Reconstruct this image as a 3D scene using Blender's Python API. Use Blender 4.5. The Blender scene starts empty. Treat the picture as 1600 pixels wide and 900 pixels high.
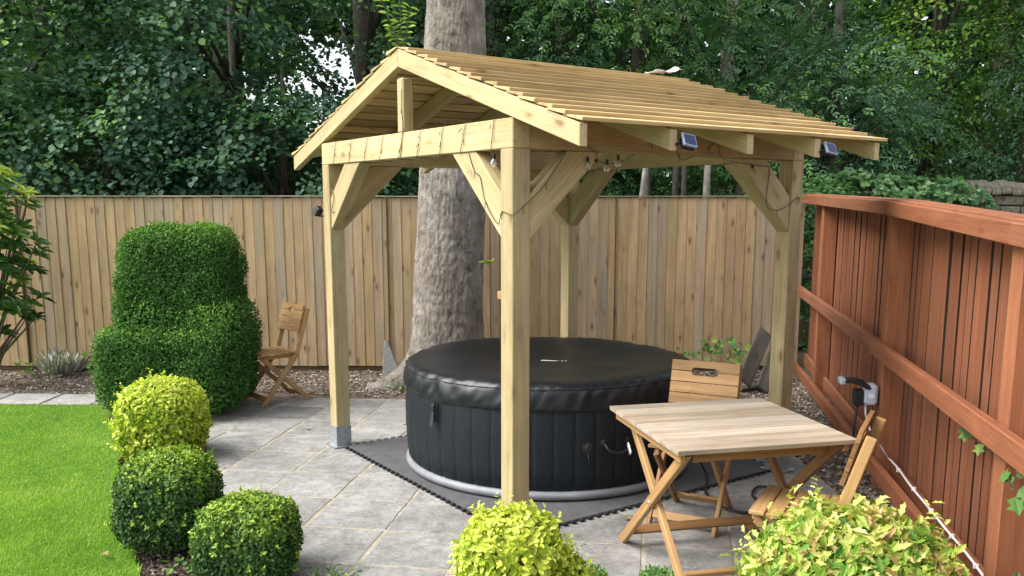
import bpy, bmesh, math, random
import numpy as np
from mathutils import Vector, Matrix, noise

# ------------------------------------------------------------------ camera, sky, sun, exposure
SC = bpy.context.scene
COL = SC.collection
cd = bpy.data.cameras.new("camera")
cd.sensor_width = 36.0
cd.lens = 36.0 * 1375.26 / 1600.0
cd.shift_y = (542.6 - 450.0) / 1600.0
cd.clip_start = 0.05
cd.clip_end = 2000.0
cam = bpy.data.objects.new("camera", cd)
cam.location = (0, 0, 1.71)
cam.rotation_euler = (math.pi / 2 - 0.1611, 0, 0)
COL.objects.link(cam)
SC.camera = cam

SUN_EL, SUN_AZ = math.radians(50), math.radians(258)      # azimuth from +Y, clockwise
world = bpy.data.worlds.new("World")
SC.world = world
world.use_nodes = True
wn, wl = world.node_tree.nodes, world.node_tree.links
sky = wn.new("ShaderNodeTexSky")
sky.sky_type = 'NISHITA'
sky.sun_disc = False
sky.sun_elevation = SUN_EL
sky.sun_rotation = SUN_AZ
sky.air_density = 1.0
sky.dust_density = 3.0
hsv = wn.new("ShaderNodeHueSaturation")
hsv.inputs['Saturation'].default_value = 0.35             # thin white overcast over the blue
wl.new(sky.outputs[0], hsv.inputs['Color'])
bg = wn["Background"]
bg.inputs[1].default_value = 0.135
wl.new(hsv.outputs[0], bg.inputs[0])

sd = bpy.data.lights.new("sun", 'SUN')
sd.energy = 1.5
sd.angle = math.radians(42)
sd.color = (1.0, 0.95, 0.87)
sun = bpy.data.objects.new("sun", sd)
S = Vector((math.sin(SUN_AZ) * math.cos(SUN_EL), math.cos(SUN_AZ) * math.cos(SUN_EL), math.sin(SUN_EL)))
sun.rotation_euler = S.to_track_quat('Z', 'Y').to_euler()
sun.location = (-6, -6, 12)
COL.objects.link(sun)

SC.view_settings.view_transform = 'Standard'
SC.view_settings.look = 'None'
SC.view_settings.exposure = 1.5
SC.view_settings.gamma = 1.0

RNG = np.random.default_rng(7)
R_ = random.Random(5)
V3 = Vector

# ------------------------------------------------------------------ materials
def nodes(name):
    m = bpy.data.materials.new(name)
    m.use_nodes = True
    nt = m.node_tree
    return m, nt.nodes, nt.links, nt.nodes["Principled BSDF"]

def ramp(n, stops):
    r = n.new("ShaderNodeValToRGB")
    el = r.color_ramp.elements
    while len(el) < len(stops):
        el.new(0.5)
    for e, (p, c) in zip(el, stops):
        e.position = p
        e.color = (*c, 1)
    return r

def mix(n, l, kind, fac, a, b):
    x = n.new("ShaderNodeMixRGB")
    x.blend_type = kind
    for k, v in ((0, fac), (1, a), (2, b)):
        if hasattr(v, 'is_linked') or hasattr(v, 'links'):
            l.new(v, x.inputs[k])
        elif isinstance(v, tuple):
            x.inputs[k].default_value = (*v, 1)
        else:
            x.inputs[k].default_value = v
    return x.outputs[0]

def noise_tex(n, l, vec, scale, detail=4, rough=0.6, dist=0.0):
    t = n.new("ShaderNodeTexNoise")
    t.inputs['Scale'].default_value = scale
    t.inputs['Detail'].default_value = detail
    t.inputs['Roughness'].default_value = rough
    t.inputs['Distortion'].default_value = dist
    l.new(vec, t.inputs['Vector'])
    return t

def bump(n, l, bsdf, height, strength, dist=0.01):
    b = n.new("ShaderNodeBump")
    b.inputs['Strength'].default_value = strength
    b.inputs['Distance'].default_value = dist
    l.new(height, b.inputs['Height'])
    l.new(b.outputs[0], bsdf.inputs['Normal'])

def wood(name, light, dark, axis='x', vary=0.25, grey=None, grey_amt=0.0, rough=0.7, knots=0.7, knot_col=None, scale=1.0, moss=None, bstr=0.25, flat=None):
    """long-grained timber: grain runs along the object's own axis; every piece gets its own patch of grain"""
    m, n, l, b = nodes(name)
    tc = n.new("ShaderNodeTexCoord")
    oi = n.new("ShaderNodeObjectInfo")
    off = n.new("ShaderNodeVectorMath"); off.operation = 'SCALE'
    off.inputs[0].default_value = (37.0, 53.0, 71.0)
    l.new(oi.outputs['Random'], off.inputs['Scale'])
    add = n.new("ShaderNodeVectorMath"); add.operation = 'ADD'
    l.new(tc.outputs['Object'], add.inputs[0]); l.new(off.outputs[0], add.inputs[1])
    def mp(a, c):
        q = n.new("ShaderNodeMapping")
        q.inputs['Scale'].default_value = {'x': (a, c, c), 'y': (c, a, c), 'z': (c, c, a)}[axis]
        l.new(add.outputs[0], q.inputs['Vector'])
        return q.outputs[0]
    g1 = noise_tex(n, l, mp(1.2 * scale, 26 * scale), 1.0, 5, 0.65, 0.6)
    g2 = noise_tex(n, l, mp(4 * scale, 140 * scale), 1.0, 3, 0.6)
    blot = noise_tex(n, l, mp(2.2 * scale, 4.0 * scale), 1.0, 3, 0.6)
    r1 = ramp(n, [(0.32, dark), (0.62, light)])
    l.new(g1.outputs[0], r1.inputs[0])
    c = mix(n, l, 'MULTIPLY', 0.55, r1.outputs[0], ramp_out(n, l, g2.outputs[0], [(0.3, (0.62, 0.58, 0.52)), (0.65, (1.08, 1.06, 1.04))]))
    c = mix(n, l, 'MULTIPLY', 0.6, c, ramp_out(n, l, blot.outputs[0], [(0.3, (0.68, 0.66, 0.64)), (0.7, (1.12, 1.1, 1.05))]))
    if grey is not None:
        gn = noise_tex(n, l, mp(1.0 * scale, 5 * scale), 1.0, 3, 0.5)
        mr = n.new("ShaderNodeMath"); mr.operation = 'MULTIPLY_ADD'
        l.new(oi.outputs['Random'], mr.inputs[0]); mr.inputs[1].default_value = 0.55
        l.new(gn.outputs[0], mr.inputs[2])
        f = ramp_out(n, l, mr.outputs[0], [(0.66, (0, 0, 0)), (0.98, (grey_amt,) * 3)])
        c = mix(n, l, 'MIX', f, c, mix(n, l, 'MULTIPLY', 1.0, grey, ramp_out(n, l, g1.outputs[0], [(0.3, (0.7,) * 3), (0.7, (1.15,) * 3)])))
    if moss is not None:
        mo = noise_tex(n, l, mp(1.6 * scale, 7 * scale), 1.0, 3, 0.5)
        c = mix(n, l, 'MIX', ramp_out(n, l, mo.outputs[0], [(0.52, (0, 0, 0)), (0.75, (0.55,) * 3)]), c, moss)
    if knots:
        v = n.new("ShaderNodeTexVoronoi"); v.inputs['Scale'].default_value = 1.0
        v.inputs['Randomness'].default_value = 1.0
        q = n.new("ShaderNodeMapping")
        ks = {'x': [3.6, 9.0, 9.0], 'y': [9.0, 3.6, 9.0], 'z': [9.0, 9.0, 3.6]}[axis]
        if flat is not None: ks['xyz'.index(flat)] = 0.4
        q.inputs['Scale'].default_value = [k * scale for k in ks]
        l.new(add.outputs[0], q.inputs['Vector'])
        nd = mix(n, l, 'ADD', 0.10, q.outputs[0], noise_tex(n, l, tc.outputs['Object'], 30, 3).outputs[1])
        l.new(nd, v.inputs['Vector'])
        kf = ramp_out(n, l, v.outputs['Distance'], [(0.085, (knots,) * 3), (0.135, (knots * 0.35,) * 3), (0.26, (0, 0, 0))])
        c = mix(n, l, 'MIX', kf, c, knot_col or tuple(x * 0.35 for x in dark))
    br = n.new("ShaderNodeMapRange")
    br.inputs['To Min'].default_value = 1 - vary; br.inputs['To Max'].default_value = 1 + vary * 0.6
    sh = n.new("ShaderNodeMath"); sh.operation = 'MULTIPLY'; sh.inputs[1].default_value = 7.31
    fr = n.new("ShaderNodeMath"); fr.operation = 'FRACT'
    l.new(oi.outputs['Random'], sh.inputs[0]); l.new(sh.outputs[0], fr.inputs[0]); l.new(fr.outputs[0], br.inputs['Value'])
    vm = n.new("ShaderNodeVectorMath"); vm.operation = 'SCALE'
    l.new(c, vm.inputs[0]); l.new(br.outputs[0], vm.inputs['Scale'])
    l.new(vm.outputs[0], b.inputs['Base Color'])
    b.inputs['Roughness'].default_value = rough
    b.inputs['Specular IOR Level'].default_value = 0.3
    hs = mix(n, l, 'ADD', 0.5, g1.outputs[0], g2.outputs[0])
    bump(n, l, b, hs, bstr, 0.004)
    return m

def ramp_out(n, l, src, stops):
    r = ramp(n, stops)
    l.new(src, r.inputs[0])
    return r.outputs[0]

def plain(name, col, rough=0.5, metal=0.0, var=0.15, scale=30.0, bstr=0.0, spec=0.5):
    m, n, l, b = nodes(name)
    tc = n.new("ShaderNodeTexCoord")
    t = noise_tex(n, l, tc.outputs['Object'], scale, 4, 0.6)
    f = ramp_out(n, l, t.outputs[0], [(0.3, tuple(c * (1 - var) for c in col)), (0.7, tuple(min(1, c * (1 + var)) for c in col))])
    l.new(f, b.inputs['Base Color'])
    b.inputs['Roughness'].default_value = rough
    b.inputs['Metallic'].default_value = metal
    b.inputs['Specular IOR Level'].default_value = spec
    if bstr:
        bump(n, l, b, t.outputs[0], bstr, 0.01)
    return m

def leaf_mat(name, stops, per_object=False, trans=0.3, rough=0.5, spec=0.3):
    m, n, l, b = nodes(name)
    if per_object:
        oi = n.new("ShaderNodeObjectInfo")
        sp = n.new("ShaderNodeSeparateColor"); l.new(oi.outputs['Color'], sp.inputs[0])
        src = sp.outputs[0]
    else:
        a = n.new("ShaderNodeAttribute"); a.attribute_name = "rnd"
        src = a.outputs['Fac']
    c = ramp_out(n, l, src, stops)
    l.new(c, b.inputs['Base Color'])
    b.inputs['Roughness'].default_value = rough
    b.inputs['Specular IOR Level'].default_value = spec
    tr = n.new("ShaderNodeBsdfTranslucent")
    l.new(mix(n, l, 'MULTIPLY', 1.0, c, (1.1, 1.25, 0.55)), tr.inputs['Color'])
    ms = n.new("ShaderNodeMixShader"); ms.inputs[0].default_value = trans
    l.new(b.outputs[0], ms.inputs[1]); l.new(tr.outputs[0], ms.inputs[2])
    l.new(ms.outputs[0], n["Material Output"].inputs['Surface'])
    return m

M = {}
PINE_L, PINE_D = (0.60, 0.505, 0.295), (0.49, 0.39, 0.20)
M['pine'] = wood('treated_pine', PINE_L, PINE_D, 'x', 0.2, knots=0.7, knot_col=(0.17, 0.095, 0.035), moss=(0.40, 0.36, 0.175))
M['pine_roof'] = wood('roof_pine', (0.64, 0.50, 0.265), (0.49, 0.345, 0.16), 'x', 0.32, knots=0.75, knot_col=(0.24, 0.11, 0.04), flat='z')
M['fence'] = wood('fence_board_wood', (0.50, 0.366, 0.21), (0.40, 0.278, 0.146), 'z', 0.12, grey=(0.33, 0.285, 0.225), grey_amt=0.6, moss=(0.31, 0.26, 0.13), rough=0.8, knots=0.8, knot_col=(0.13, 0.07, 0.035), flat='y')
M['fence_cap'] = wood('fence_cap_wood', (0.36, 0.31, 0.24), (0.22, 0.18, 0.13), 'x', 0.2, rough=0.85, knots=0.4)
M['fence_dark'] = wood('gravel_board_wood', (0.12, 0.09, 0.05), (0.06, 0.045, 0.025), 'x', 0.2, rough=0.9, knots=0.3)
RED_L, RED_D = (0.30, 0.115, 0.056), (0.235, 0.083, 0.038)
M['red_x'] = wood('red_stained_rail', RED_L, RED_D, 'x', 0.10, grey=(0.36, 0.19, 0.12), grey_amt=0.25, rough=0.75, knots=0.35, bstr=0.25)
M['red_z'] = wood('red_stained_slat', (0.26, 0.098, 0.048), (0.215, 0.077, 0.037), 'z', 0.2, grey=(0.27, 0.14, 0.085), grey_amt=0.2, rough=0.8, knots=0.35, bstr=0.25)
M['gap_shade'] = wood('slat_edge_gap_shade', (0.055, 0.032, 0.02), (0.03, 0.018, 0.012), 'z', 0.4, rough=0.9, knots=0)  # near-black slat sides: the shade of the narrow gaps put into the colour
M['red_post'] = wood('red_stained_post', (0.345, 0.138, 0.068), (0.29, 0.108, 0.051), 'x', 0.06, rough=0.8, knots=0.3, bstr=0.25)
M['mossy'] = wood('mossy_backing', (0.22, 0.2, 0.06), (0.14, 0.12, 0.03), 'z', 0.2, rough=0.9)
M['acacia'] = wood('oiled_acacia', (0.36, 0.205, 0.09), (0.24, 0.122, 0.048), 'x', 0.2, rough=0.55, knots=0.3)
M['acacia_pale'] = wood('pale_acacia', (0.50, 0.315, 0.145), (0.38, 0.22, 0.092), 'x', 0.15, rough=0.55, knots=0.35)
M['table_top'] = wood('weathered_table_top', (0.43, 0.368, 0.288), (0.27, 0.215, 0.155), 'x', 0.2, rough=0.65, knots=0.5, knot_col=(0.3, 0.18, 0.08), grey=(0.52, 0.46, 0.38), grey_amt=0.6)
M['grey_plank'] = wood('weathered_plank', (0.16, 0.15, 0.135), (0.08, 0.075, 0.068), 'x', 0.3, rough=0.9, knots=0.5)
M['steel'] = plain('galvanised_steel', (0.45, 0.50, 0.53), 0.42, 0.75, 0.25, 40)
M['bolt'] = plain('black_bolt', (0.03, 0.03, 0.032), 0.4, 0.4)
M['vinyl'] = plain('black_cover_vinyl', (0.008, 0.010, 0.013), 0.40, 0, 0.3, 6, 0.05, 0.5)
M['tubwall'] = None
M['tubring'] = plain('grey_liner_vinyl', (0.20, 0.212, 0.23), 0.5, 0, 0.2, 8)
M['plastic'] = plain('black_plastic', (0.012, 0.012, 0.014), 0.5, 0, 0.1)
M['white'] = plain('white_plastic', (0.78, 0.78, 0.76), 0.4, 0, 0.05)
M['greyplastic'] = plain('light_grey_plastic', (0.50, 0.55, 0.62), 0.4, 0, 0.06)
M['foam'] = plain('dark_foam_mat', (0.092, 0.092, 0.097), 0.75, 0, 0.2, 9, 0.05, 0.3)
M['rubber'] = plain('black_foam_edge', (0.012, 0.012, 0.013), 0.8, 0, 0.1)
M['wire'] = plain('dark_green_wire', (0.06, 0.05, 0.028), 0.5, 0, 0.1)
M['solar'] = plain('solar_panel_glass', (0.015, 0.03, 0.085), 0.12, 0.1, 0.3, 60)
M['solarframe'] = plain('solar_frame', (0.30, 0.36, 0.50), 0.35, 0.1, 0.05)
M['polythene'] = plain('clear_polythene', (0.75, 0.78, 0.8), 0.25, 0, 0.1)
M['stone_grey'] = plain('grey_concrete', (0.23, 0.235, 0.225), 0.9, 0, 0.3, 30, 0.3)

def tubwall_mat():
    m, n, l, b = nodes('rattan_print_vinyl')
    tc = n.new("ShaderNodeTexCoord")
    mp = n.new("ShaderNodeMapping"); mp.inputs['Scale'].default_value = (60, 60, 18)
    l.new(tc.outputs['Object'], mp.inputs[0])
    t = noise_tex(n, l, mp.outputs[0], 1.0, 4, 0.7)
    l.new(ramp_out(n, l, t.outputs[0], [(0.3, (0.003, 0.0055, 0.008)), (0.72, (0.009, 0.014, 0.019))]), b.inputs['Base Color'])
    b.inputs['Roughness'].default_value = 0.55
    b.inputs['Specular IOR Level'].default_value = 0.35
    bump(n, l, b, t.outputs[0], 0.25, 0.004)
    return m
M['tubwall'] = tubwall_mat()

def glass_mat():
    m, n, l, b = nodes('bulb_glass')
    b.inputs['Base Color'].default_value = (0.95, 0.96, 0.95, 1)
    b.inputs['Roughness'].default_value = 0.03
    b.inputs['Transmission Weight'].default_value = 0.9
    b.inputs['IOR'].default_value = 1.25
    return m
M['glass'] = glass_mat()

def slab_mat():
    m, n, l, b = nodes('riven_paving')
    tc = n.new("ShaderNodeTexCoord"); oi = n.new("ShaderNodeObjectInfo")
    off = n.new("ShaderNodeVectorMath"); off.operation = 'SCALE'; off.inputs[0].default_value = (31, 47, 13)
    l.new(oi.outputs['Random'], off.inputs['Scale'])
    add = n.new("ShaderNodeVectorMath"); add.operation = 'ADD'
    l.new(tc.outputs['Object'], add.inputs[0]); l.new(off.outputs[0], add.inputs[1])
    v = add.outputs[0]
    a = noise_tex(n, l, v, 4.0, 6, 0.65, 0.5)
    f = noise_tex(n, l, v, 60.0, 4, 0.7)
    st = noise_tex(n, l, v, 14.0, 5, 0.7, 1.2)
    c = ramp_out(n, l, a.outputs[0], [(0.28, (0.155, 0.15, 0.139)), (0.5, (0.262, 0.258, 0.247)), (0.72, (0.36, 0.356, 0.342))])
    c = mix(n, l, 'MULTIPLY', 0.75, c, ramp_out(n, l, f.outputs[0], [(0.3, (0.62,) * 3), (0.7, (1.18,) * 3)]))
    c = mix(n, l, 'MULTIPLY', 0.45, c, ramp_out(n, l, st.outputs[0], [(0.34, (0.45, 0.44, 0.41)), (0.5, (1, 1, 1)), (0.68, (1.45, 1.45, 1.48))]))
    li = noise_tex(n, l, v, 22.0, 2, 0.5)
    c = mix(n, l, 'MIX', ramp_out(n, l, li.outputs[0], [(0.68, (0, 0, 0)), (0.74, (0.5,) * 3)]), c, (0.42, 0.42, 0.39))
    br = n.new("ShaderNodeMapRange"); br.inputs['To Min'].default_value = 0.82; br.inputs['To Max'].default_value = 1.12
    l.new(oi.outputs['Random'], br.inputs['Value'])
    vm = n.new("ShaderNodeVectorMath"); vm.operation = 'SCALE'
    l.new(c, vm.inputs[0]); l.new(br.outputs[0], vm.inputs['Scale'])
    l.new(vm.outputs[0], b.inputs['Base Color'])
    b.inputs['Roughness'].default_value = 0.8
    h = mix(n, l, 'ADD', 0.5, a.outputs[0], st.outputs[0])
    bump(n, l, b, h, 0.5, 0.012)
    return m
M['slab'] = slab_mat()

def earth(name, stops, scale=20, bstr=0.6):
    m, n, l, b = nodes(name)
    tc = n.new("ShaderNodeTexCoord")
    a = noise_tex(n, l, tc.outputs['Object'], scale, 8, 0.7)
    l.new(ramp_out(n, l, a.outputs[0], stops), b.inputs['Base Color'])
    b.inputs['Roughness'].default_value = 0.95
    b.inputs['Specular IOR Level'].default_value = 0.2
    bump(n, l, b, a.outputs[0], bstr, 0.02)
    return m
M['soil'] = earth('dark_soil', [(0.3, (0.045, 0.035, 0.025)), (0.7, (0.12, 0.095, 0.07))])
M['mortar'] = earth('sandy_mortar', [(0.3, (0.20, 0.18, 0.13)), (0.7, (0.47, 0.43, 0.33))], 9, 0.4)
M['turf'] = earth('turf_base', [(0.3, (0.05, 0.12, 0.015)), (0.7, (0.10, 0.21, 0.025))], 12)
M['gravelbed'] = earth('gravel_bed', [(0.3, (0.07, 0.055, 0.04)), (0.5, (0.15, 0.12, 0.095)), (0.75, (0.26, 0.22, 0.18))], 45, 0.8)
def attr_mat(name, stops, rough=0.9):
    m, n, l, b = nodes(name)
    a = n.new("ShaderNodeAttribute"); a.attribute_name = "rnd"
    l.new(ramp_out(n, l, a.outputs['Fac'], stops), b.inputs['Base Color'])
    b.inputs['Roughness'].default_value = rough
    return m
M['pebble'] = attr_mat('gravel_chips', [(0.0, (0.06, 0.045, 0.032)), (0.45, (0.15, 0.115, 0.085)), (0.8, (0.26, 0.22, 0.18)), (1.0, (0.46, 0.42, 0.37))])

M['crumb'] = attr_mat('soil_crumbs', [(0.0, (0.05, 0.036, 0.025)), (0.6, (0.11, 0.085, 0.06)), (0.93, (0.19, 0.15, 0.11)), (1.0, (0.34, 0.30, 0.24))])
def bark_mat(name, dark, mid, light, scale=1.0, green=0.0):
    m, n, l, b = nodes(name)
    tc = n.new("ShaderNodeTexCoord")
    mp = n.new("ShaderNodeMapping"); mp.inputs['Scale'].default_value = (1, 1, 0.85)
    l.new(tc.outputs['Object'], mp.inputs[0])
    a = noise_tex(n, l, mp.outputs[0], 9 * scale, 8, 0.72, 0.8)
    p = noise_tex(n, l, tc.outputs['Object'], 2.6 * scale, 4, 0.6)
    f = noise_tex(n, l, tc.outputs['Object'], 45 * scale, 4, 0.7)
    c = ramp_out(n, l, a.outputs[0], [(0.32, dark), (0.45, mid), (0.68, light)])
    c = mix(n, l, 'MULTIPLY', 0.7, c, ramp_out(n, l, p.outputs[0], [(0.35, (0.66, 0.63, 0.60)), (0.62, (1.2, 1.2, 1.2))]))
    c = mix(n, l, 'MULTIPLY', 0.7, c, ramp_out(n, l, f.outputs[0], [(0.3, (0.6,) * 3), (0.68, (1.2,) * 3)]))
    if green:
        g = noise_tex(n, l, tc.outputs['Object'], 3.3 * scale, 5, 0.6)
        c = mix(n, l, 'MIX', ramp_out(n, l, g.outputs[0], [(0.55, (0, 0, 0)), (0.75, (green,) * 3)]), c, (0.14, 0.16, 0.07))
    l.new(c, b.inputs['Base Color'])
    b.inputs['Roughness'].default_value = 0.9
    bump(n, l, b, mix(n, l, 'ADD', 0.4, a.outputs[0], f.outputs[0]), 0.6, 0.02)
    return m
M['bark'] = bark_mat('grey_flaking_bark', (0.065, 0.054, 0.043), (0.195, 0.175, 0.15), (0.335, 0.308, 0.275), green=0.3)
M['bark_dark'] = bark_mat('dark_woodland_bark', (0.035, 0.03, 0.022), (0.075, 0.065, 0.05), (0.13, 0.115, 0.09), 1.5, 0.4)
M['bark_pale'] = bark_mat('pale_smooth_bark', (0.16, 0.15, 0.12), (0.28, 0.27, 0.22), (0.40, 0.38, 0.33), 1.5, 0.2)
M['stem'] = bark_mat('shrub_stem_bark', (0.05, 0.04, 0.025), (0.10, 0.08, 0.05), (0.16, 0.13, 0.09), 3)

# leaf colour ramps (old growth -> fresh growth; for the hedge also shaded -> lit side)
LF = dict(
    wood_a=[(0, (0.030, 0.078, 0.052)), (0.5, (0.064, 0.145, 0.088)), (0.9, (0.115, 0.225, 0.115)), (1, (0.20, 0.36, 0.10))],
    wood_b=[(0, (0.036, 0.098, 0.044)), (0.5, (0.075, 0.175, 0.062)), (0.9, (0.135, 0.26, 0.07)), (1, (0.25, 0.4, 0.08))],
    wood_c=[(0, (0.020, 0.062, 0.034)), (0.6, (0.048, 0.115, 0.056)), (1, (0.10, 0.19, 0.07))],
    lime=[(0, (0.10, 0.22, 0.03)), (0.6, (0.22, 0.38, 0.045)), (1, (0.36, 0.50, 0.06))],
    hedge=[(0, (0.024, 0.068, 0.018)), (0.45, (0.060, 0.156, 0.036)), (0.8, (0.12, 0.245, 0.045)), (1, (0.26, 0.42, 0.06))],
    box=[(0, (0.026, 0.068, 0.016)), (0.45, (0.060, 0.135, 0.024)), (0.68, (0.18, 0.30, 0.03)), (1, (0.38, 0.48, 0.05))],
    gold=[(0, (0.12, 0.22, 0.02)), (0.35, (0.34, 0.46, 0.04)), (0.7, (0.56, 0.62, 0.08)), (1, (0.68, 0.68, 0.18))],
    holly=[(0, (0.06, 0.17, 0.03)), (0.35, (0.20, 0.38, 0.05)), (0.6, (0.48, 0.58, 0.12)), (0.9, (0.62, 0.60, 0.22)), (1, (0.55, 0.36, 0.17))],
    rhodo=[(0, (0.025, 0.075, 0.015)), (0.55, (0.055, 0.14, 0.025)), (0.85, (0.14, 0.26, 0.035)), (1, (0.34, 0.42, 0.07))],
    ivy=[(0, (0.03, 0.095, 0.035)), (0.6, (0.085, 0.20, 0.07)), (1, (0.26, 0.40, 0.17))],
    weed=[(0, (0.06, 0.14, 0.035)), (0.6, (0.12, 0.25, 0.055)), (1, (0.24, 0.36, 0.08))],
    sedum=[(0, (0.10, 0.22, 0.075)), (0.6, (0.17, 0.33, 0.10)), (1, (0.32, 0.44, 0.12))],
    grey=[(0, (0.38, 0.38, 0.36)), (1, (0.62, 0.60, 0.62))],
    grass=[(0, (0.14, 0.27, 0.03)), (0.5, (0.26, 0.43, 0.055)), (0.9, (0.37, 0.53, 0.09)), (1, (0.50, 0.52, 0.2))],
    dry=[(0, (0.25, 0.14, 0.06)), (1, (0.5, 0.4, 0.25))],
)
LM = {k: leaf_mat('leaf_' + k, v, False, 0.34 if k not in ('hedge', 'box') else 0.22, 0.65 if k in ('hedge', 'grass') else 0.5, 0.15 if k in ('hedge', 'grass') else 0.3) for k, v in LF.items()}
LMO = {k: leaf_mat('leaf_each_' + k, LF[k], True, 0.28) for k in ('gold', 'holly', 'rhodo', 'ivy', 'weed', 'lime', 'dry')}

# ------------------------------------------------------------------ helpers
def link(o, parent=None):
    COL.objects.link(o)
    if parent is not None:
        o.parent = parent
    return o

def tag(o, label=None, cat=None, group=None, kind=None):
    if label: o['label'] = label
    if cat: o['category'] = cat
    if group: o['group'] = group
    if kind: o['kind'] = kind
    return o

def thing(name, label, cat, loc=(0, 0, 0), rz=0.0, group=None):
    o = bpy.data.objects.new(name, None)
    o.empty_display_size = 0.1
    o.location = loc
    o.rotation_euler = (0, 0, rz)
    link(o)
    return tag(o, label, cat, group)

def mesh_obj(name, me, mat, parent=None):
    o = bpy.data.objects.new(name, me)
    if mat is not None and not me.materials:
        me.materials.append(mat)
    return link(o, parent)

def copy_tree(o, parent=None):
    c = o.copy()
    link(c)
    c.parent = parent
    for ch in list(o.children):
        k = copy_tree(ch, c)
        k.matrix_parent_inverse = ch.matrix_parent_inverse.copy()
    return c

class MB:
    def __init__(s):
        s.v, s.f = [], []
    def add(s, vs, fs):
        k = len(s.v)
        s.v += [tuple(x) for x in vs]
        s.f += [tuple(i + k for i in f) for f in fs]
        return s
    def box(s, x0, x1, y0, y1, z0, z1):
        v = [(x, y, z) for z in (z0, z1) for y in (y0, y1) for x in (x0, x1)]
        return s.add(v, [(0, 2, 3, 1), (4, 5, 7, 6), (0, 1, 5, 4), (2, 6, 7, 3), (0, 4, 6, 2), (1, 3, 7, 5)])
    def tube(s, pts, r, seg=6, cap=True):
        pts = [V3(p) for p in pts]
        rs = r if isinstance(r, (list, tuple)) else [r] * len(pts)
        rings = []
        t0 = None
        for i, p in enumerate(pts):
            a = pts[max(0, i - 1)]; b = pts[min(len(pts) - 1, i + 1)]
            t = (b - a).normalized() if (b - a).length > 1e-9 else V3((0, 0, 1))
            if t0 is None:
                u = t.orthogonal().normalized()
            else:
                u = (u - t * u.dot(t))
                u = u.normalized() if u.length > 1e-6 else t.orthogonal().normalized()
            t0 = t
            w = t.cross(u)
            rings.append([p + (u * math.cos(q) + w * math.sin(q)) * rs[i] for q in (2 * math.pi * k / seg for k in range(seg))])
        vs = [x for g in rings for x in g]
        fs = []
        for i in range(len(pts) - 1):
            for k in range(seg):
                k2 = (k + 1) % seg
                fs.append((i * seg + k, i * seg + k2, (i + 1) * seg + k2, (i + 1) * seg + k))
        if cap:
            fs.append(tuple(range(seg))[::-1])
            fs.append(tuple((len(pts) - 1) * seg + k for k in range(seg)))
        return s.add(vs, fs)
    def lathe(s, prof, seg=24, c=(0, 0, 0), closed_top=True):
        vs, fs = [], []
        for r, z in prof:
            for k in range(seg):
                a = 2 * math.pi * k / seg
                vs.append((c[0] + r * math.cos(a), c[1] + r * math.sin(a), c[2] + z))
        for i in range(len(prof) - 1):
            for k in range(seg):
                k2 = (k + 1) % seg
                fs.append((i * seg + k, i * seg + k2, (i + 1) * seg + k2, (i + 1) * seg + k))
        if closed_top:
            fs.append(tuple((len(prof) - 1) * seg + k for k in range(seg)))
            fs.append(tuple(range(seg))[::-1])
        return s.add(vs, fs)
    def prism(s, poly, z0, z1):
        n = len(poly)
        vs = [(x, y, z0) for x, y in poly] + [(x, y, z1) for x, y in poly]
        fs = [tuple(range(n))[::-1], tuple(range(n, 2 * n))] + [(i, (i + 1) % n, n + (i + 1) % n, n + i) for i in range(n)]
        return s.add(vs, fs)
    def mesh(s, name, smooth=False, bev=0.0, seg=1):
        me = bpy.data.meshes.new(name)
        me.from_pydata(s.v, [], s.f)
        if bev:
            bm = bmesh.new(); bm.from_mesh(me)
            bmesh.ops.recalc_face_normals(bm, faces=bm.faces)
            es = [e for e in bm.edges if len(e.link_faces) == 2 and e.calc_face_angle(0) > 0.6]
            bmesh.ops.bevel(bm, geom=es, offset=bev, segments=seg, affect='EDGES', clamp_overlap=True)
            bm.to_mesh(me); bm.free()
        if smooth:
            me.polygons.foreach_set('use_smooth', [True] * len(me.polygons))
        me.update()
        return me
    def build(s, name, mat, parent=None, smooth=False, bev=0.0, seg=1):
        return mesh_obj(name, s.mesh(name, smooth, bev, seg), mat, parent)

def timber(name, parent, p0, p1, side, w, h, mat, cut0=None, cut1=None, bev=0.003):
    """a sawn timber from p0 to p1: w across 'side', h across the third axis; its ends cut by planes of normals cut0 / cut1"""
    p0, p1 = V3(p0), V3(p1)
    x = (p1 - p0); L = x.length; x.normalize()
    y = V3(side); y = (y - x * y.dot(x)).normalized()
    z = x.cross(y)
    vs = []
    for (pt, cut, base) in ((p0, cut0, 0.0), (p1, cut1, L)):
        for (a, b) in ((-1, -1), (1, -1), (1, 1), (-1, 1)):
            d = y * (a * w / 2) + z * (b * h / 2)
            t = 0.0
            if cut is not None:
                n = V3(cut)
                t = -d.dot(n) / x.dot(n)
            vs.append((base + t, a * w / 2, b * h / 2))
    m = MB().add(vs, [(0, 1, 2, 3), (7, 6, 5, 4), (0, 4, 5, 1), (1, 5, 6, 2), (2, 6, 7, 3), (3, 7, 4, 0)])
    o = m.build(name, mat, parent, bev=bev)
    o.matrix_local = Matrix(((x.x, y.x, z.x, p0.x), (x.y, y.y, z.y, p0.y), (x.z, y.z, z.z, p0.z), (0, 0, 0, 1)))
    return o

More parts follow.
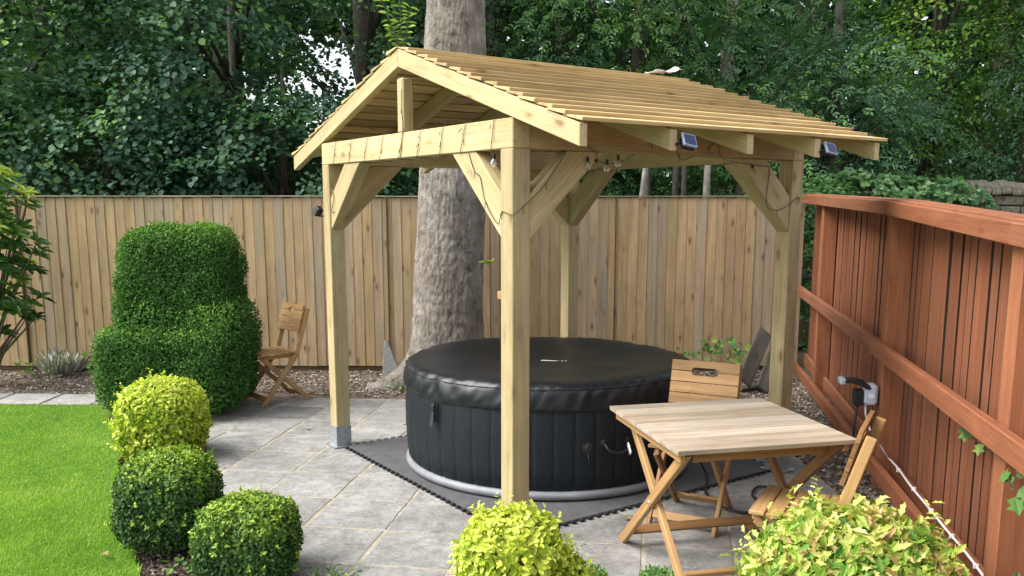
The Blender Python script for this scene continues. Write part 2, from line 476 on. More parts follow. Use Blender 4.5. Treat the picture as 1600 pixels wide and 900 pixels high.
# --- leaves as real little faces
LEAF_OVAL = [(0, 0, 0), (0.3, 0.5, 0.10), (0.68, 0.42, 0.08), (1, 0, -0.06), (0.68, -0.42, 0.08), (0.3, -0.5, 0.10)]
LEAF_F = [(0, 3, 2, 1), (0, 5, 4, 3)]
LEAF_MAPLE = [(0, 0, 0), (0.15, 0.45, .04), (0.42, 0.3, .03), (0.6, 0.58, .02), (0.7, 0.2, .02), (1, 0, -.05), (0.7, -0.2, .02), (0.6, -0.58, .02), (0.42, -0.3, .03), (0.15, -0.45, .04)]
MAPLE_F = [(0, 5, 4, 2), (4, 3, 2), (2, 1, 0), (0, 8, 6, 5), (6, 8, 7), (8, 0, 9)]
LEAF_HOLLY = [(0, 0, 0), (0.2, 0.22, .03), (0.36, 0.5, .10), (0.52, 0.28, .04), (0.72, 0.42, .09), (0.8, 0.16, .02), (1.02, 0, -.05), (0.8, -0.16, .02), (0.72, -0.42, .09), (0.52, -0.28, .04), (0.36, -0.5, .10), (0.2, -0.22, .03)]
HOLLY_F = [(0, 3, 2, 1), (0, 6, 5, 3), (3, 5, 4), (0, 11, 10, 9), (0, 9, 7, 6), (9, 8, 7)]

def frames(nrm, dr):
    n = nrm / (np.linalg.norm(nrm, axis=1, keepdims=True) + 1e-9)
    d = dr - n * (dr * n).sum(1, keepdims=True)
    d /= (np.linalg.norm(d, axis=1, keepdims=True) + 1e-9)
    return d, np.cross(n, d), n

def leaves_mesh(name, pos, nrm, dr, ln, wd, rnd, shape=LEAF_OVAL, faces=LEAF_F):
    d, s, n = frames(nrm, dr)
    T = np.array(shape)
    N, K = len(pos), len(T)
    ln = np.broadcast_to(ln, (N,)); wd = np.broadcast_to(wd, (N,))
    V = (pos[:, None, :] + d[:, None, :] * (T[None, :, 0:1] * ln[:, None, None]) + s[:, None, :] * (T[None, :, 1:2] * wd[:, None, None])
         + n[:, None, :] * (T[None, :, 2:3] * ln[:, None, None]))
    me = bpy.data.meshes.new(name)
    me.vertices.add(N * K)
    me.vertices.foreach_set('co', V.reshape(-1).astype(np.float32))
    flat = np.concatenate([np.array(f) for f in faces])
    sizes = np.array([len(f) for f in faces])
    idx = (flat[None, :] + (np.arange(N) * K)[:, None]).reshape(-1)
    tot = np.tile(sizes, N)
    st = np.concatenate([[0], np.cumsum(tot)[:-1]])
    me.loops.add(len(idx)); me.loops.foreach_set('vertex_index', idx.astype(np.int32))
    me.polygons.add(len(tot)); me.polygons.foreach_set('loop_start', st.astype(np.int32))
    me.polygons.foreach_set('loop_total', tot.astype(np.int32))
    me.update(calc_edges=True)
    a = me.attributes.new('rnd', 'FLOAT', 'FACE')
    a.data.foreach_set('value', np.repeat(np.clip(rnd, 0, 1), len(faces)).astype(np.float32))
    return me

def leaf_piece(name, length, width, shape, faces):
    me = bpy.data.meshes.new(name)
    me.from_pydata([(x * length, y * width, z * length) for x, y, z in shape], [], faces)
    me.update()
    return me

def each_leaf(parent, me, mat, pos, nrm, dr, rnd, scl, name='leaf'):
    if not me.materials: me.materials.append(mat)
    d, s, n = frames(nrm, dr)
    for i in range(len(pos)):
        o = bpy.data.objects.new(name, me)
        o.color = (float(np.clip(rnd[i], 0, 1)), 0, 0, 1)
        link(o, parent)
        k = float(scl[i])
        o.matrix_local = Matrix(((d[i, 0] * k, s[i, 0] * k, n[i, 0] * k, pos[i, 0]), (d[i, 1] * k, s[i, 1] * k, n[i, 1] * k, pos[i, 1]),
                                 (d[i, 2] * k, s[i, 2] * k, n[i, 2] * k, pos[i, 2]), (0, 0, 0, 1)))

def unit(n):
    v = RNG.normal(size=(n, 3))
    return v / np.linalg.norm(v, axis=1, keepdims=True)

def fbm(p, f):
    return noise.noise(V3(p) * f)

# ------------------------------------------------------------------ the ground
def sheet(name, poly, z, mat, kind='structure'):
    me = bpy.data.meshes.new(name)
    me.from_pydata([(x, y, z) for x, y in poly], [], [tuple(range(len(poly)))])
    o = mesh_obj(name, me, mat)
    return tag(o, kind=kind)
sheet('ground', [(-150, -60), (150, -60), (150, 240), (-150, 240)], -0.05, M['soil'])
LAWN_E = [(-0.5, -2.0), (-0.95, 1.5), (-1.42, 3.3), (-1.72, 3.85), (-2.05, 4.45), (-2.30, 4.9), (-2.56, 5.5), (-2.86, 6.2), (-3.30, 7.0), (-3.50, 7.47)]
sheet('lawn', [(-14, -2.0)] + LAWN_E + [(-14, 7.47)], -0.014, M['turf'])
sheet('gravel_bed', [(-9, 7.9), (-2.9, 7.95), (-0.2, 7.5), (1.9, 7.3), (1.95, 3.0), (2.2, 2.6), (3.4, 9.3), (-9, 9.3)], -0.022, M['gravelbed'])

# lawn blades
def grass():
    n = 230000
    y = 3.3 + (7.5 - 3.3) * RNG.random(n) ** 1.25
    ex = np.interp(y, [p[1] for p in LAWN_E], [p[0] for p in LAWN_E])
    ex = ex + 0.035 * np.array([noise.noise((b * 6.0, 4.0, 0.0)) for b in y])
    x = ex + 0.03 - (0.62 * y + 0.3) * RNG.random(n) ** 0.9
    x = np.minimum(x, ex + 0.02 * RNG.random(n))
    keep = x > -0.72 * y - 0.6
    x, y = x[keep], y[keep]
    N = len(x)
    pat = np.array([noise.noise((a * 1.7, b * 1.7, 3.0)) + 0.6 * noise.noise((a * 6, b * 6, 1.0)) for a, b in zip(x[:], y[:])])
    h = RNG.uniform(0.012, 0.024, N) * (1 + 0.25 * pat)
    an = RNG.uniform(0, 2 * np.pi, N)
    lean = RNG.uniform(0.1, 0.9, N)
    la = RNG.uniform(0, 2 * np.pi, N)
    w = RNG.uniform(0.0018, 0.0036, N)
    b = np.stack([x, y, np.full(N, -0.016)], 1)
    sd_ = np.stack([np.cos(an) * w, np.sin(an) * w, np.zeros(N)], 1)
    tip = b + np.stack([np.cos(la) * lean * h, np.sin(la) * lean * h, h], 1)
    V = np.stack([b - sd_, b + sd_, tip], 1).reshape(-1, 3)
    me = bpy.data.meshes.new('grass')
    me.vertices.add(3 * N); me.vertices.foreach_set('co', V.reshape(-1).astype(np.float32))
    me.loops.add(3 * N); me.loops.foreach_set('vertex_index', np.arange(3 * N, dtype=np.int32))
    me.polygons.add(N); me.polygons.foreach_set('loop_start', np.arange(0, 3 * N, 3, dtype=np.int32))
    me.polygons.foreach_set('loop_total', np.full(N, 3, np.int32))
    me.update(calc_edges=True)
    a = me.attributes.new('rnd', 'FLOAT', 'FACE')
    a.data.foreach_set('value', np.clip(0.48 + 0.42 * pat + RNG.normal(0, 0.22, N), 0, 1).astype(np.float32))
    return tag(mesh_obj('grass', me, LM['grass']), 'short bright green mown lawn grass left of the shrubs', 'grass', kind='stuff')
grass()

# patio: bedding sheet + one object per slab
GA = math.radians(-9.0)
GE1, GE2 = V3((math.cos(GA), math.sin(GA))), V3((-math.sin(GA), math.cos(GA)))
GO = V3((-1.115, 4.53))
PITCH = 0.45
HALF = []            # half planes (point, inward normal) that bound the paving
def half(p, q):
    p, q = V3(p), V3(q)
    d = (q - p).normalized()
    HALF.append((p, V3((-d.y, d.x))))
half((-1.12, 3.35), (1.97, 2.9)); half((1.97, 2.9), (1.93, 7.5)); half((1.93, 7.5), (-0.3, 7.62)); half((-0.3, 7.62), (-2.95, 8.08)); half((-2.95, 8.08), (-1.12, 3.35))
def clip(poly, shrink=0.0):
    for p, n in HALF:
        out = []
        for i in range(len(poly)):
            a, b = poly[i], poly[(i + 1) % len(poly)]
            da, db = (a - p).dot(n) - shrink, (b - p).dot(n) - shrink
            if da >= 0: out.append(a)
            if (da >= 0) != (db >= 0):
                out.append(a + (b - a) * (da / (da - db)))
        poly = out
        if len(poly) < 3: return []
    return poly
bed = clip([V3((-9, -1)), V3((9, -1)), V3((9, 19)), V3((-9, 19))])
patio = sheet('patio', [(p.x, p.y) for p in bed], -0.0025, M['mortar'])
for i in range(-9, 14):
    for j in range(-5, 12):
        g = 0.0075
        q = [(i * PITCH + g, j * PITCH + g), ((i + 1) * PITCH - g, j * PITCH + g), ((i + 1) * PITCH - g, (j + 1) * PITCH - g), (i * PITCH + g, (j + 1) * PITCH - g)]
        q = [(a + R_.uniform(-.004, .004), b + R_.uniform(-.004, .004)) for a, b in q]
        # edges that wander a little, as riven concrete does
        rim = []
        for k in range(4):
            a, b = V3(q[k]), V3(q[(k + 1) % 4])
            for t in (0, 0.28, 0.63):
                w = a.lerp(b, t)
                if t: w = w + V3((R_.uniform(-.0035, .0035), R_.uniform(-.0035, .0035)))
                rim.append(GO + GE1 * w.x + GE2 * w.y)
        poly = clip(rim, 0.008)
        if len(poly) < 3: continue
        cx = sum((p.x for p in poly)) / len(poly); cy = sum((p.y for p in poly)) / len(poly)
        area = 0.5 * abs(sum(poly[k].x * poly[(k + 1) % len(poly)].y - poly[(k + 1) % len(poly)].x * poly[k].y for k in range(len(poly))))
        if area < 0.012: continue
        c = V3((cx, cy))
        top = R_.uniform(-0.0015, 0.002)
        tx, ty = R_.uniform(-.006, .006), R_.uniform(-.006, .006)
        n = len(poly)
        vs = []
        for (ins, z) in ((0, -0.035), (0, -0.004), (0.005, 0.0)):
            for p in poly:
                d = p - c
                d = d * (1 - ins / max(d.length, 0.02))
                vs.append((d.x, d.y, z + (top + tx * d.x + ty * d.y if z > -0.03 else 0)))
        fs = [tuple(range(2 * n, 3 * n))]
        for lv in (0, 1):
            fs += [(lv * n + k, lv * n + (k + 1) % n, (lv + 1) * n + (k + 1) % n, (lv + 1) * n + k) for k in range(n)]
        o = MB().add(vs, fs).build('paving_slab', M['slab'], patio)
        o.location = (cx, cy, 0)

# edging path along the lawn's far side
path = sheet('edging_path', [(-9, 7.46), (-3.1, 7.46), (-3.1, 7.9), (-9, 7.9)], -0.012, M['soil'])
x = -9.0
while x < -3.2:
    L = 0.445
    o = MB().box(-L / 2 + .006, L / 2 - .006, -0.20, 0.20, -0.04, 0.0).build('paving_slab', M['slab'], path, bev=0.006)
    o.location = (x + L / 2, 7.68 + R_.uniform(-.006, .006), R_.uniform(-.004, .003)); o.rotation_euler = (0, 0, R_.uniform(-.01, .01))
    x += L
# a single slab let into the soil between two of the clipped bushes
o = MB().prism([(-.24, -.22), (.24, -.22), (.25, .2), (-.2, .23)], -0.04, 0.0).build('stepping_slab', M['slab'], bev=0.008)
o.location = (-1.56, 3.62, -0.004); o.rotation_euler = (0, 0, 0.3)
tag(o, 'lone grey stepping slab on soil between the two nearest clipped box balls', 'paving slab')

# gravel chips and bark litter
def chips(n, poly_fn, name, label, s0=0.008, s1=0.02, mat='pebble'):
    P = []
    while len(P) < n:
        P.append(poly_fn())
    P = np.array(P)
    base = np.array([(1, 0, 0), (0, 1, 0), (-1, 0, 0), (0, -1, 0), (0, 0, .6), (0, 0, -.5)])
    F = [(0, 1, 4), (1, 2, 4), (2, 3, 4), (3, 0, 4), (1, 0, 5), (2, 1, 5), (3, 2, 5), (0, 3, 5)]
    N = len(P)
    sc = RNG.uniform(s0, s1, (N, 1, 1)) * RNG.uniform(0.6, 1.3, (N, 1, 3))
    an = RNG.uniform(0, 6.28, N)
    V = base[None] * sc + RNG.normal(0, 0.0022, (N, 6, 3))
    ca, sa = np.cos(an)[:, None], np.sin(an)[:, None]
    X = V[:, :, 0] * ca - V[:, :, 1] * sa; Y = V[:, :, 0] * sa + V[:, :, 1] * ca
    V = np.stack([X, Y, V[:, :, 2]], 2) + P[:, None, :]
    me = bpy.data.meshes.new(name)
    me.from_pydata(V.reshape(-1, 3).tolist(), [], [tuple(i * 6 + k for k in f) for i in range(N) for f in F])
    a = me.attributes.new('rnd', 'FLOAT', 'FACE')
    a.data.foreach_set('value', np.repeat(RNG.random(N), 8).astype(np.float32))
    return tag(mesh_obj(name, me, M[mat]), label, 'gravel', kind='stuff')
def gr_back():
    while True:
        x, y = R_.uniform(-6.6, 2.9), R_.uniform(7.55, 9.08)
        lim = 7.92 if x < -2.9 else np.interp(x, [-2.9, -0.3, 2], [8.1, 7.62, 7.5])
        if y > lim + R_.gauss(0, .02): return (x, y, -0.018 + R_.random() * .01)
def gr_right():
    while True:
        y = R_.uniform(3.0, 8.4); x = R_.uniform(1.93, 2.9)
        if x < 2.84 - (8.6 - y) * 0.197 + .2: return (x, y, -0.018 + R_.random() * .01)
chips(9000, gr_back, 'gravel', 'pale brown gravel and bark chips in the bed below the board fence')
chips(4200, gr_right, 'gravel', 'grey brown gravel strip at the foot of the red slatted fence')
def soil_pts():
    y = R_.uniform(3.4, 7.4); e = np.interp(y, [p[1] for p in LAWN_E], [p[0] for p in LAWN_E])
    pl = -0.95 - (y - 3.35) * 0.423
    return (R_.uniform(e, max(pl, e + .1)), y, -0.045 + R_.random() * .012)
chips(5200, soil_pts, 'gravel', 'brown crumbly soil and chips under the clipped bushes', 0.005, 0.016, 'crumb')

# ------------------------------------------------------------------ the board fence at the back
FY = 9.10
fence = thing('board_fence', 'tall pale brown close board timber fence along the back of the garden', 'fence', (-1.5, FY, 0))
variants = []
for k in range(4):
    w, t0, t1 = 0.110, 0.0070, 0.004
    top = 1.775 + (k - 1.5) * 0.002
    m = MB()
    zs = [0.035, 0.5, 0.95, 1.4, top]
    vs, fs = [], []
    for q, z in enumerate(zs):
        b = 0.0016 * math.sin(k * 2 + q * 1.7)
        vs += [(b, 0.0, z), (w + b, -0.0035, z), (w + b, -0.0035 - t0, z), (b, -t1, z)]
    for q in range(len(zs) - 1):
        for s_ in range(4):
            a, b2 = q * 4 + s_, q * 4 + (s_ + 1) % 4
            fs.append((a, b2, b2 + 4, a + 4))
    fs += [(3, 2, 1, 0), tuple(16 + i for i in range(4))]
    variants.append(m.add(vs, fs).mesh('fence_board', bev=0.0015))
x = -7.6
while x < 2.92:
    o = mesh_obj('fence_board', variants[R_.randrange(4)], M['fence'], fence)
    o.location = (x + 1.5, R_.uniform(-.002, .002), R_.uniform(-.003, .003))
    o.rotation_euler = (0, 0, R_.uniform(-.006, .006))
    x += 0.101 + R_.uniform(-.004, .004)
edges = [-7.6, -5.05, -3.06, -1.28, 0.52, 2.92]
for a, b in zip(edges[:-1], edges[1:]):
    timber('capping_rail', fence, (a + 1.5 + .002, -0.004, 1.789 + R_.uniform(-.003, .003)), (b + 1.5 - .002, -0.004, 1.789), (0, 1, 0), 0.050, 0.014, M['fence_cap'])
    timber('gravel_board', fence, (a + 1.5 + .002, 0.022, 0.0), (b + 1.5 - .002, 0.022, 0.0), (0, 1, 0), 0.03, 0.16, M['fence_dark'])
    timber('arris_rail', fence, (a + 1.5 + .04, 0.035, 1.45), (b + 1.5 - .04, 0.035, 1.45), (0, 1, 0), 0.05, 0.07, M['fence'])
    timber('fence_post', fence, (b + 1.5, 0.075, -0.05), (b + 1.5, 0.075, 1.77), (1, 0, 0), 0.09, 0.09, M['fence_cap'])
for xx in (-5.05, -1.28, 1.06):      # dark joints where two runs of board meet
    timber('joint_strip', fence, (xx + 1.5, -0.0125, 0.05), (xx + 1.5, -0.0125, 1.775), (1, 0, 0), 0.006, 0.03, M['fence_dark'], bev=0)

# ------------------------------------------------------------------ the red slatted fence on the right
RP = V3((2.84, 8.6, 0)); RD = V3((-0.1900, -0.9818, 0)).normalized()
rfence = thing('slatted_fence', 'rusty red stained slatted timber fence running along the right side', 'fence', RP, math.atan2(RD.y, RD.x))
# local x runs towards the camera along the fence, local y = away from the garden is +? (garden side is -y)
def rz_top(s): return 1.80 - 0.0196 * s if s < 3.43 else 1.733 - 0.041 * (s - 3.43)
posts_s = [-1.6, 0.80, 3.45, 5.52, 7.7]
for s_ in posts_s[1:]:
    timber('fence_post', rfence, (s_ - .055, 0.105, -0.05), (s_ - .055, 0.105, rz_top(s_) - 0.035), (1, 0, 0), 0.115, 0.118, M['red_post'], bev=0.004)
for a, b in zip((-0.45, 0.70, 3.40, 5.5), (0.70, 3.40, 5.5, 7.8)):
    za, zb = rz_top(a), rz_top(b)
    timber('top_rail', rfence, (a + .001, 0.02, za - .043), (b - .001, 0.02, zb - .043), (0, 1, 0), 0.04, 0.084, M['red_x'], (1, 0, 0), (1, 0, 0), 0.005)
    timber('cap_board', rfence, (a + .002, 0.112, za + .0005), (b - .002, 0.112, zb + .0005), (0, 1, 0), 0.14, 0.011, M['red_x'], (1, 0, 0), (1, 0, 0), 0.003)
for a, b in ((-0.45, 3.38), (3.384, 7.8)):
    timber('middle_rail', rfence, (a, 0.02, 0.845), (b, 0.02, 0.85), (0, 1, 0), 0.042, 0.098, M['red_x'], bev=0.005)
    timber('bottom_rail', rfence, (a, 0.02, 0.045 + 0.026 * max(a, 0) ), (b, 0.02, 0.045 + 0.026 * b), (0, 1, 0), 0.042, 0.095, M['red_x'], bev=0.005)
ps = [-0.5] + posts_s[1:]
for a, b in zip(ps[:-1], ps[1:]):
    timber('kick_board', rfence, (a + .006, 0.135, 0.11), (b - .118, 0.135, 0.12), (0, 1, 0), 0.03, 0.125, M['red_x'], bev=0.004)
sv = []
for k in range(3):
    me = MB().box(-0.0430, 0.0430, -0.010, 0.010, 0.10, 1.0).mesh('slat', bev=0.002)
    me.materials.append(M['red_z']); me.materials.append(M['gap_shade'])
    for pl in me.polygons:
        if abs(pl.normal.x) > 0.9: pl.material_index = 1  # side faces carry the painted gap shade
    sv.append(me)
s_ = -0.5
while s_ < 7.7:
    near = min(posts_s, key=lambda p: abs(p - s_))
    if 0 < min((s_ - p for p in posts_s if s_ > p), default=9) < .10:      # open strip beside every post
        s_ = max(p for p in posts_s if s_ > p) + .10
    h = rz_top(s_) - 0.03
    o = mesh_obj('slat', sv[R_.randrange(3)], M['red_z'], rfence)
    o.location = (s_, 0.172 + R_.uniform(-.0015, .0015), -0.1 * ((h - .10) / 0.9 - 1))
    o.scale = (R_.uniform(0.98, 1.02), 1, (h - 0.10) / 0.9)
    o.rotation_euler = (R_.uniform(-.004, .004), R_.uniform(-.004, .004), R_.uniform(-.008, .012))
    s_ += 0.101 + R_.uniform(-.002, .004)
for s_ in posts_s[1:4]:
    timber('mossy_batten', rfence, (s_ + .038, 0.200, 0.1), (s_ + .038, 0.200, rz_top(s_) - .05), (1, 0, 0), 0.04, 0.016, M['mossy'])

# white conduit on the kick board
cw = MB()
pts = [(3.47, 0.112, 0.182)] + [(3.47 + t * 1.9, 0.112 + 0.003 * math.sin(t * 17), 0.186 + 0.004 * math.sin(t * 11)) for t in np.linspace(0.02, 1, 14)]
Mrf = Matrix.Translation(RP) @ Matrix.Rotation(math.atan2(RD.y, RD.x), 4, 'Z')
cab = thing('white_cable', 'white cable clipped along the foot of the red fence', 'cable', Mrf @ V3((3.47, 0.112, 0.18)), math.atan2(RD.y, RD.x))
loc0 = V3((3.47, 0.112, 0.18))
cw.tube([V3(p) - loc0 for p in pts], 0.0062, 8); cw.build('sheath', M['white'], cab, smooth=True)
for t in (0.25, 0.6, 0.95, 1.3, 1.65):
    MB().box(-.006, .006, -.012, .010, -.010, .012).build('cable_clip', M['white'], cab, bev=.002).location = (t, 0, 0.006)

# ------------------------------------------------------------------ outdoor socket with plug
sk = thing('outdoor_socket', 'grey weatherproof socket with flipped up lid on a red fence post', 'socket', Mrf @ V3((3.40, 0.03, 0.505)), math.atan2(RD.y, RD.x))
# stands on the camera-facing side of the post, box turned to the garden
b_ = MB().box(-.045, .045, -.075, 0.0, 0.0, .125).build('back_box', M['greyplastic'], sk, bev=.012, seg=2)
MB().lathe([(0.0, 0), (.017, 0), (.017, .004), (.0, .004)], 20).build('blank_disc', M['white'], sk).matrix_local = Matrix.Translation((.045, -.036, .055)) @ Matrix.Rotation(math.pi / 2, 4, 'Y')
lid = MB()
prof = [(-.03, .105), (-.075, .14), (-.13, .155), (-.185, .150), (-.20, .132), (-.15, .130), (-.10, .118), (-.05, .085)]
lid.add([(x_, y_, z_) for x_ in (-.045, .045) for (y_, z_) in prof], [tuple(range(8)), tuple(range(15, 7, -1))] + [(i, (i + 1) % 8, 8 + (i + 1) % 8, 8 + i) for i in range(8)])
lid.build('open_lid', M['plastic'], sk, bev=.004)
MB().box(-.047, .047, -.222, -.185, .118, .160).build('lid_rim', M['greyplastic'], sk, bev=.008)
MB().box(-.04, .035, -.135, -.078, -.01, .088).build('plug', M['plastic'], sk, bev=.008)
MB().tube([(0.0, -.06, 0), (0.0, -.055, -.06), (.02, -.03, -.15), (.07, .08, -.32)], .006, 8).build('feed_cable', M['white'], sk, smooth=True)
pc = thing('power_lead', 'black power lead running from socket down to tub on ground', 'cable', (1.72, 5.05, 0))
wp = Mrf @ V3((3.40, -0.075, 0.49))
def bez(P, n=36):
    out = []
    P = [V3(p) for p in P]
    Q = [P[0]] + P + [P[-1]]
    for i in range(1, len(Q) - 2):
        for k in range(n // 4):
            t = k / (n // 4)
            a, b, c, d = Q[i - 1], Q[i], Q[i + 1], Q[i + 2]
            out.append(0.5 * ((2 * b) + (c - a) * t + (2 * a - 5 * b + 4 * c - d) * t * t + (3 * b - a - 3 * c + d) * t ** 3))
    out.append(P[-1])
    return out
off = V3((1.72, 5.05, 0))
lead = bez([wp, wp + V3((-.02, -.02, -.2)), V3((2.18, 5.35, .02)), V3((2.0, 5.0, .012)), V3((1.8, 4.75, .012)), V3((1.55, 4.7, .012)), V3((1.42, 4.95, .012)), V3((1.5, 5.15, .014)), V3((1.62, 5.05, .012)), V3((1.4, 4.72, .012)), V3((1.22, 4.72, .02)), V3((1.15, 5.0, .02)), V3((1.22, 5.3, .03)), V3((1.2, 5.5, .10))])
MB().tube([p - off for p in lead], .0075, 7).build('lead', M['plastic'], pc, smooth=True)

# ------------------------------------------------------------------ gazebo
GAZ = 0.6081
Lu, Lv, Hp, bd, w_, RISE, OV = 2.186, 2.284, 1.974, 0.142, 0.105, 0.367, 0.505
gz = thing('timber_gazebo', 'pale timber gazebo with boarded pitched roof standing over black tub', 'gazebo', (0.003, 4.276, 0), GAZ)
T = Hp + bd
P_ = M['pine']
for (u, v) in ((0, 0), (Lu - w_, 0), (0, Lv - w_), (Lu - w_, Lv - w_)):
    timber('post', gz, (u + w_ / 2, v + w_ / 2, 0.012), (u + w_ / 2, v + w_ / 2, Hp), (1, 0, 0), w_, w_, P_, bev=0.004)
    g = 0.0035
    sh = MB()
    for (a, b, c, d) in ((-g, w_ + g, -g, -.0005), (-g, w_ + g, w_ + .0005, w_ + g), (-g, -.0005, -.0005, w_ + .0005), (w_ + .0005, w_ + g, -.0005, w_ + .0005)):
        sh.box(u + a, u + b, v + c, v + d, 0.012, 0.152)
    sh.box(u - .03, u + w_ + .03, v - .03, v + w_ + .03, 0.004, 0.0115)
    sh.build('post_shoe', M['steel'], gz)
# front and back tie beams, side plates
for u in (0.0, Lu - w_):
    timber('tie_beam', gz, (u + w_ / 2, 0, Hp + bd / 2 + .001), (u + w_ / 2, Lv, Hp + bd / 2 + .001), (1, 0, 0), w_ - .002, bd, P_, bev=0.004)
    timber('king_post', gz, (u + .042 if u == 0 else u + .063, Lv / 2, T + .001), (u + .042 if u == 0 else u + .063, Lv / 2, T + RISE - .06), (1, 0, 0), 0.072, 0.072, P_, bev=0.008)
for v in (0.0, Lv - w_):
    timber('wall_plate', gz, (w_ + .001, v + w_ / 2, Hp + bd / 2 + .001), (Lu - w_ - .001, v + w_ / 2, Hp + bd / 2 + .001), (0, 1, 0), w_ - .006, bd, P_, bev=0.003)
# knee braces
BT = 0.085
def brace(p_low, p_high, hor):
    """p_low: on the post at mid height of its cut; p_high: under the beam"""
    timber('knee_brace', gz, p_low, p_high, hor[1], BT, 0.158, P_, hor[0], (0, 0, 1), 0.004)
zl, dx = 1.645, 0.375
for u0 in (w_ / 2, Lu - w_ / 2):
    brace((u0, w_ + .001, zl), (u0, w_ + dx - .02, Hp - .001), ((0, 1, 0), (1, 0, 0)))
    brace((u0, Lv - w_ - .001, zl), (u0, Lv - w_ - dx + .02, Hp - .001), ((0, 1, 0), (1, 0, 0)))
for v0 in (w_ / 2, Lv - w_ / 2):
    brace((w_ + .001, v0, zl), (w_ + dx - .02, v0, Hp - .001), ((1, 0, 0), (0, 1, 0)))
    brace((Lu - w_ - .001, v0, zl), (Lu - w_ - dx + .02, v0, Hp - .001), ((1, 0, 0), (0, 1, 0)))
    for u in (w_ + .012, Lu - w_ - .012):
        for z in (1.60, 1.69):
            pass
# rafters: five pairs
sl = RISE / (Lv / 2)
RV = 0.098
us = [0.0 + i * (Lu - 0.045) / 4 for i in range(5)]
for k, u in enumerate(us):
    uu = u + .0225 + (0.0 if k else -.004)
    zc = T + RV / 2 + .001
    timber('rafter', gz, (uu, -OV, zc - OV * sl), (uu, Lv / 2 - .001, zc + RISE), (1, 0, 0), .045, RV * math.cos(math.atan(sl)), P_, (0, 1, 0), (0, 1, 0), 0.003)
    timber('rafter', gz, (uu, Lv + OV, zc - OV * sl), (uu, Lv / 2 + .001, zc + RISE), (1, 0, 0), .045, RV * math.cos(math.atan(sl)), P_, (0, 1, 0), (0, 1, 0), 0.003)
timber('ridge_board', gz, (us[0] + .06, Lv / 2, T + RISE + .02), (us[4] - .02, Lv / 2, T + RISE + .02), (0, 1, 0), .03, .07, P_)
# lapped roof boards
NB = 15
slen = math.hypot(Lv / 2 + OV, (Lv / 2 + OV) * sl) + .012
ex = slen / NB
th = math.atan(sl)
for side in (0, 1):
    for i in range(NB):
        a = R_.uniform(-.016, .004); b = Lu + .028 + R_.uniform(-.012, .018)
        wd = ex + .022 if i < NB - 1 else ex + .006
        h0, h1 = .0185 + R_.uniform(-.0015, .0025), .008
        m = MB()
        vs = []
        for q, xx in enumerate(np.linspace(a, b, 7)):
            wob = R_.uniform(-.0022, .0022)
            vs += [(xx, wob, .0115), (xx, wd, .0015), (xx, wd, .0015 + h1), (xx, wob, .0115 + h0 + R_.uniform(-.001, .001))]
        fs = [(3, 2, 1, 0), (24, 25, 26, 27)]
        for q in range(6):
            for s_ in range(4):
                c0, c1 = q * 4 + s_, q * 4 + (s_ + 1) % 4
                fs.append((c0, c1, c1 + 4, c0 + 4))
        o = m.add(vs, fs).build('roof_board', M['pine_roof'], gz, bev=.0018)
        s0 = i * ex - .012
        vv, zz = -OV + s0 * math.cos(th), T + RV + .002 - OV * sl + s0 * math.sin(th)
        if side == 0:
            X, Y, Z = V3((1, 0, 0)), V3((0, math.cos(th), math.sin(th))), V3((0, -math.sin(th), math.cos(th)))
            org = V3((0, vv, zz))
        else:
            X, Y, Z = V3((-1, 0, 0)), V3((0, -math.cos(th), math.sin(th))), V3((0, math.sin(th), math.cos(th)))
            org = V3((b + a, Lv - vv, zz))
        o.matrix_local = Matrix(((X.x, Y.x, Z.x, org.x), (X.y, Y.y, Z.y, org.y), (X.z, Y.z, Z.z, org.z), (0, 0, 0, 1)))
# small block screwed to the front post, bolts on the braces
MB().box(.01, .05, w_ + .0005, w_ + .045, 1.24, 1.28).build('timber_block', M['acacia_pale'], gz, bev=.002)
def bolt(p, nrm):
    o = MB().lathe([(0.001, 0), (.011, 0), (.011, .004), (.007, .009), (.001, .009)], 10).build('bolt', M['bolt'], gz)
    o.matrix_local = Matrix.Translation(p) @ V3(nrm).to_track_quat('Z', 'Y').to_matrix().to_4x4()
for (u, v) in ((Lu - w_, Lv - w_),):
    bolt((u - .001, v + w_ / 2, 1.70), (-1, 0, 0)); bolt((u + w_ / 2, v - .001, 1.70), (0, -1, 0))
bolt((Lu - .08, -.001, 2.06), (0, -1, 0)); bolt((Lu - .035, -.001, 2.075), (0, -1, 0))
bolt((w_ + .42, w_ / 2 - BT / 2 - .001, 1.93), (0, -1, 0)); bolt((Lu - w_ - .36, w_ / 2 - BT / 2 - .001, 1.93), (0, -1, 0))

MG = Matrix.Translation((0.003, 4.276, 0)) @ Matrix.Rotation(GAZ, 4, 'Z')
def gthing(name, label, cat, p, group=None):
    return thing(name, label, cat, MG @ V3(p), GAZ, group)

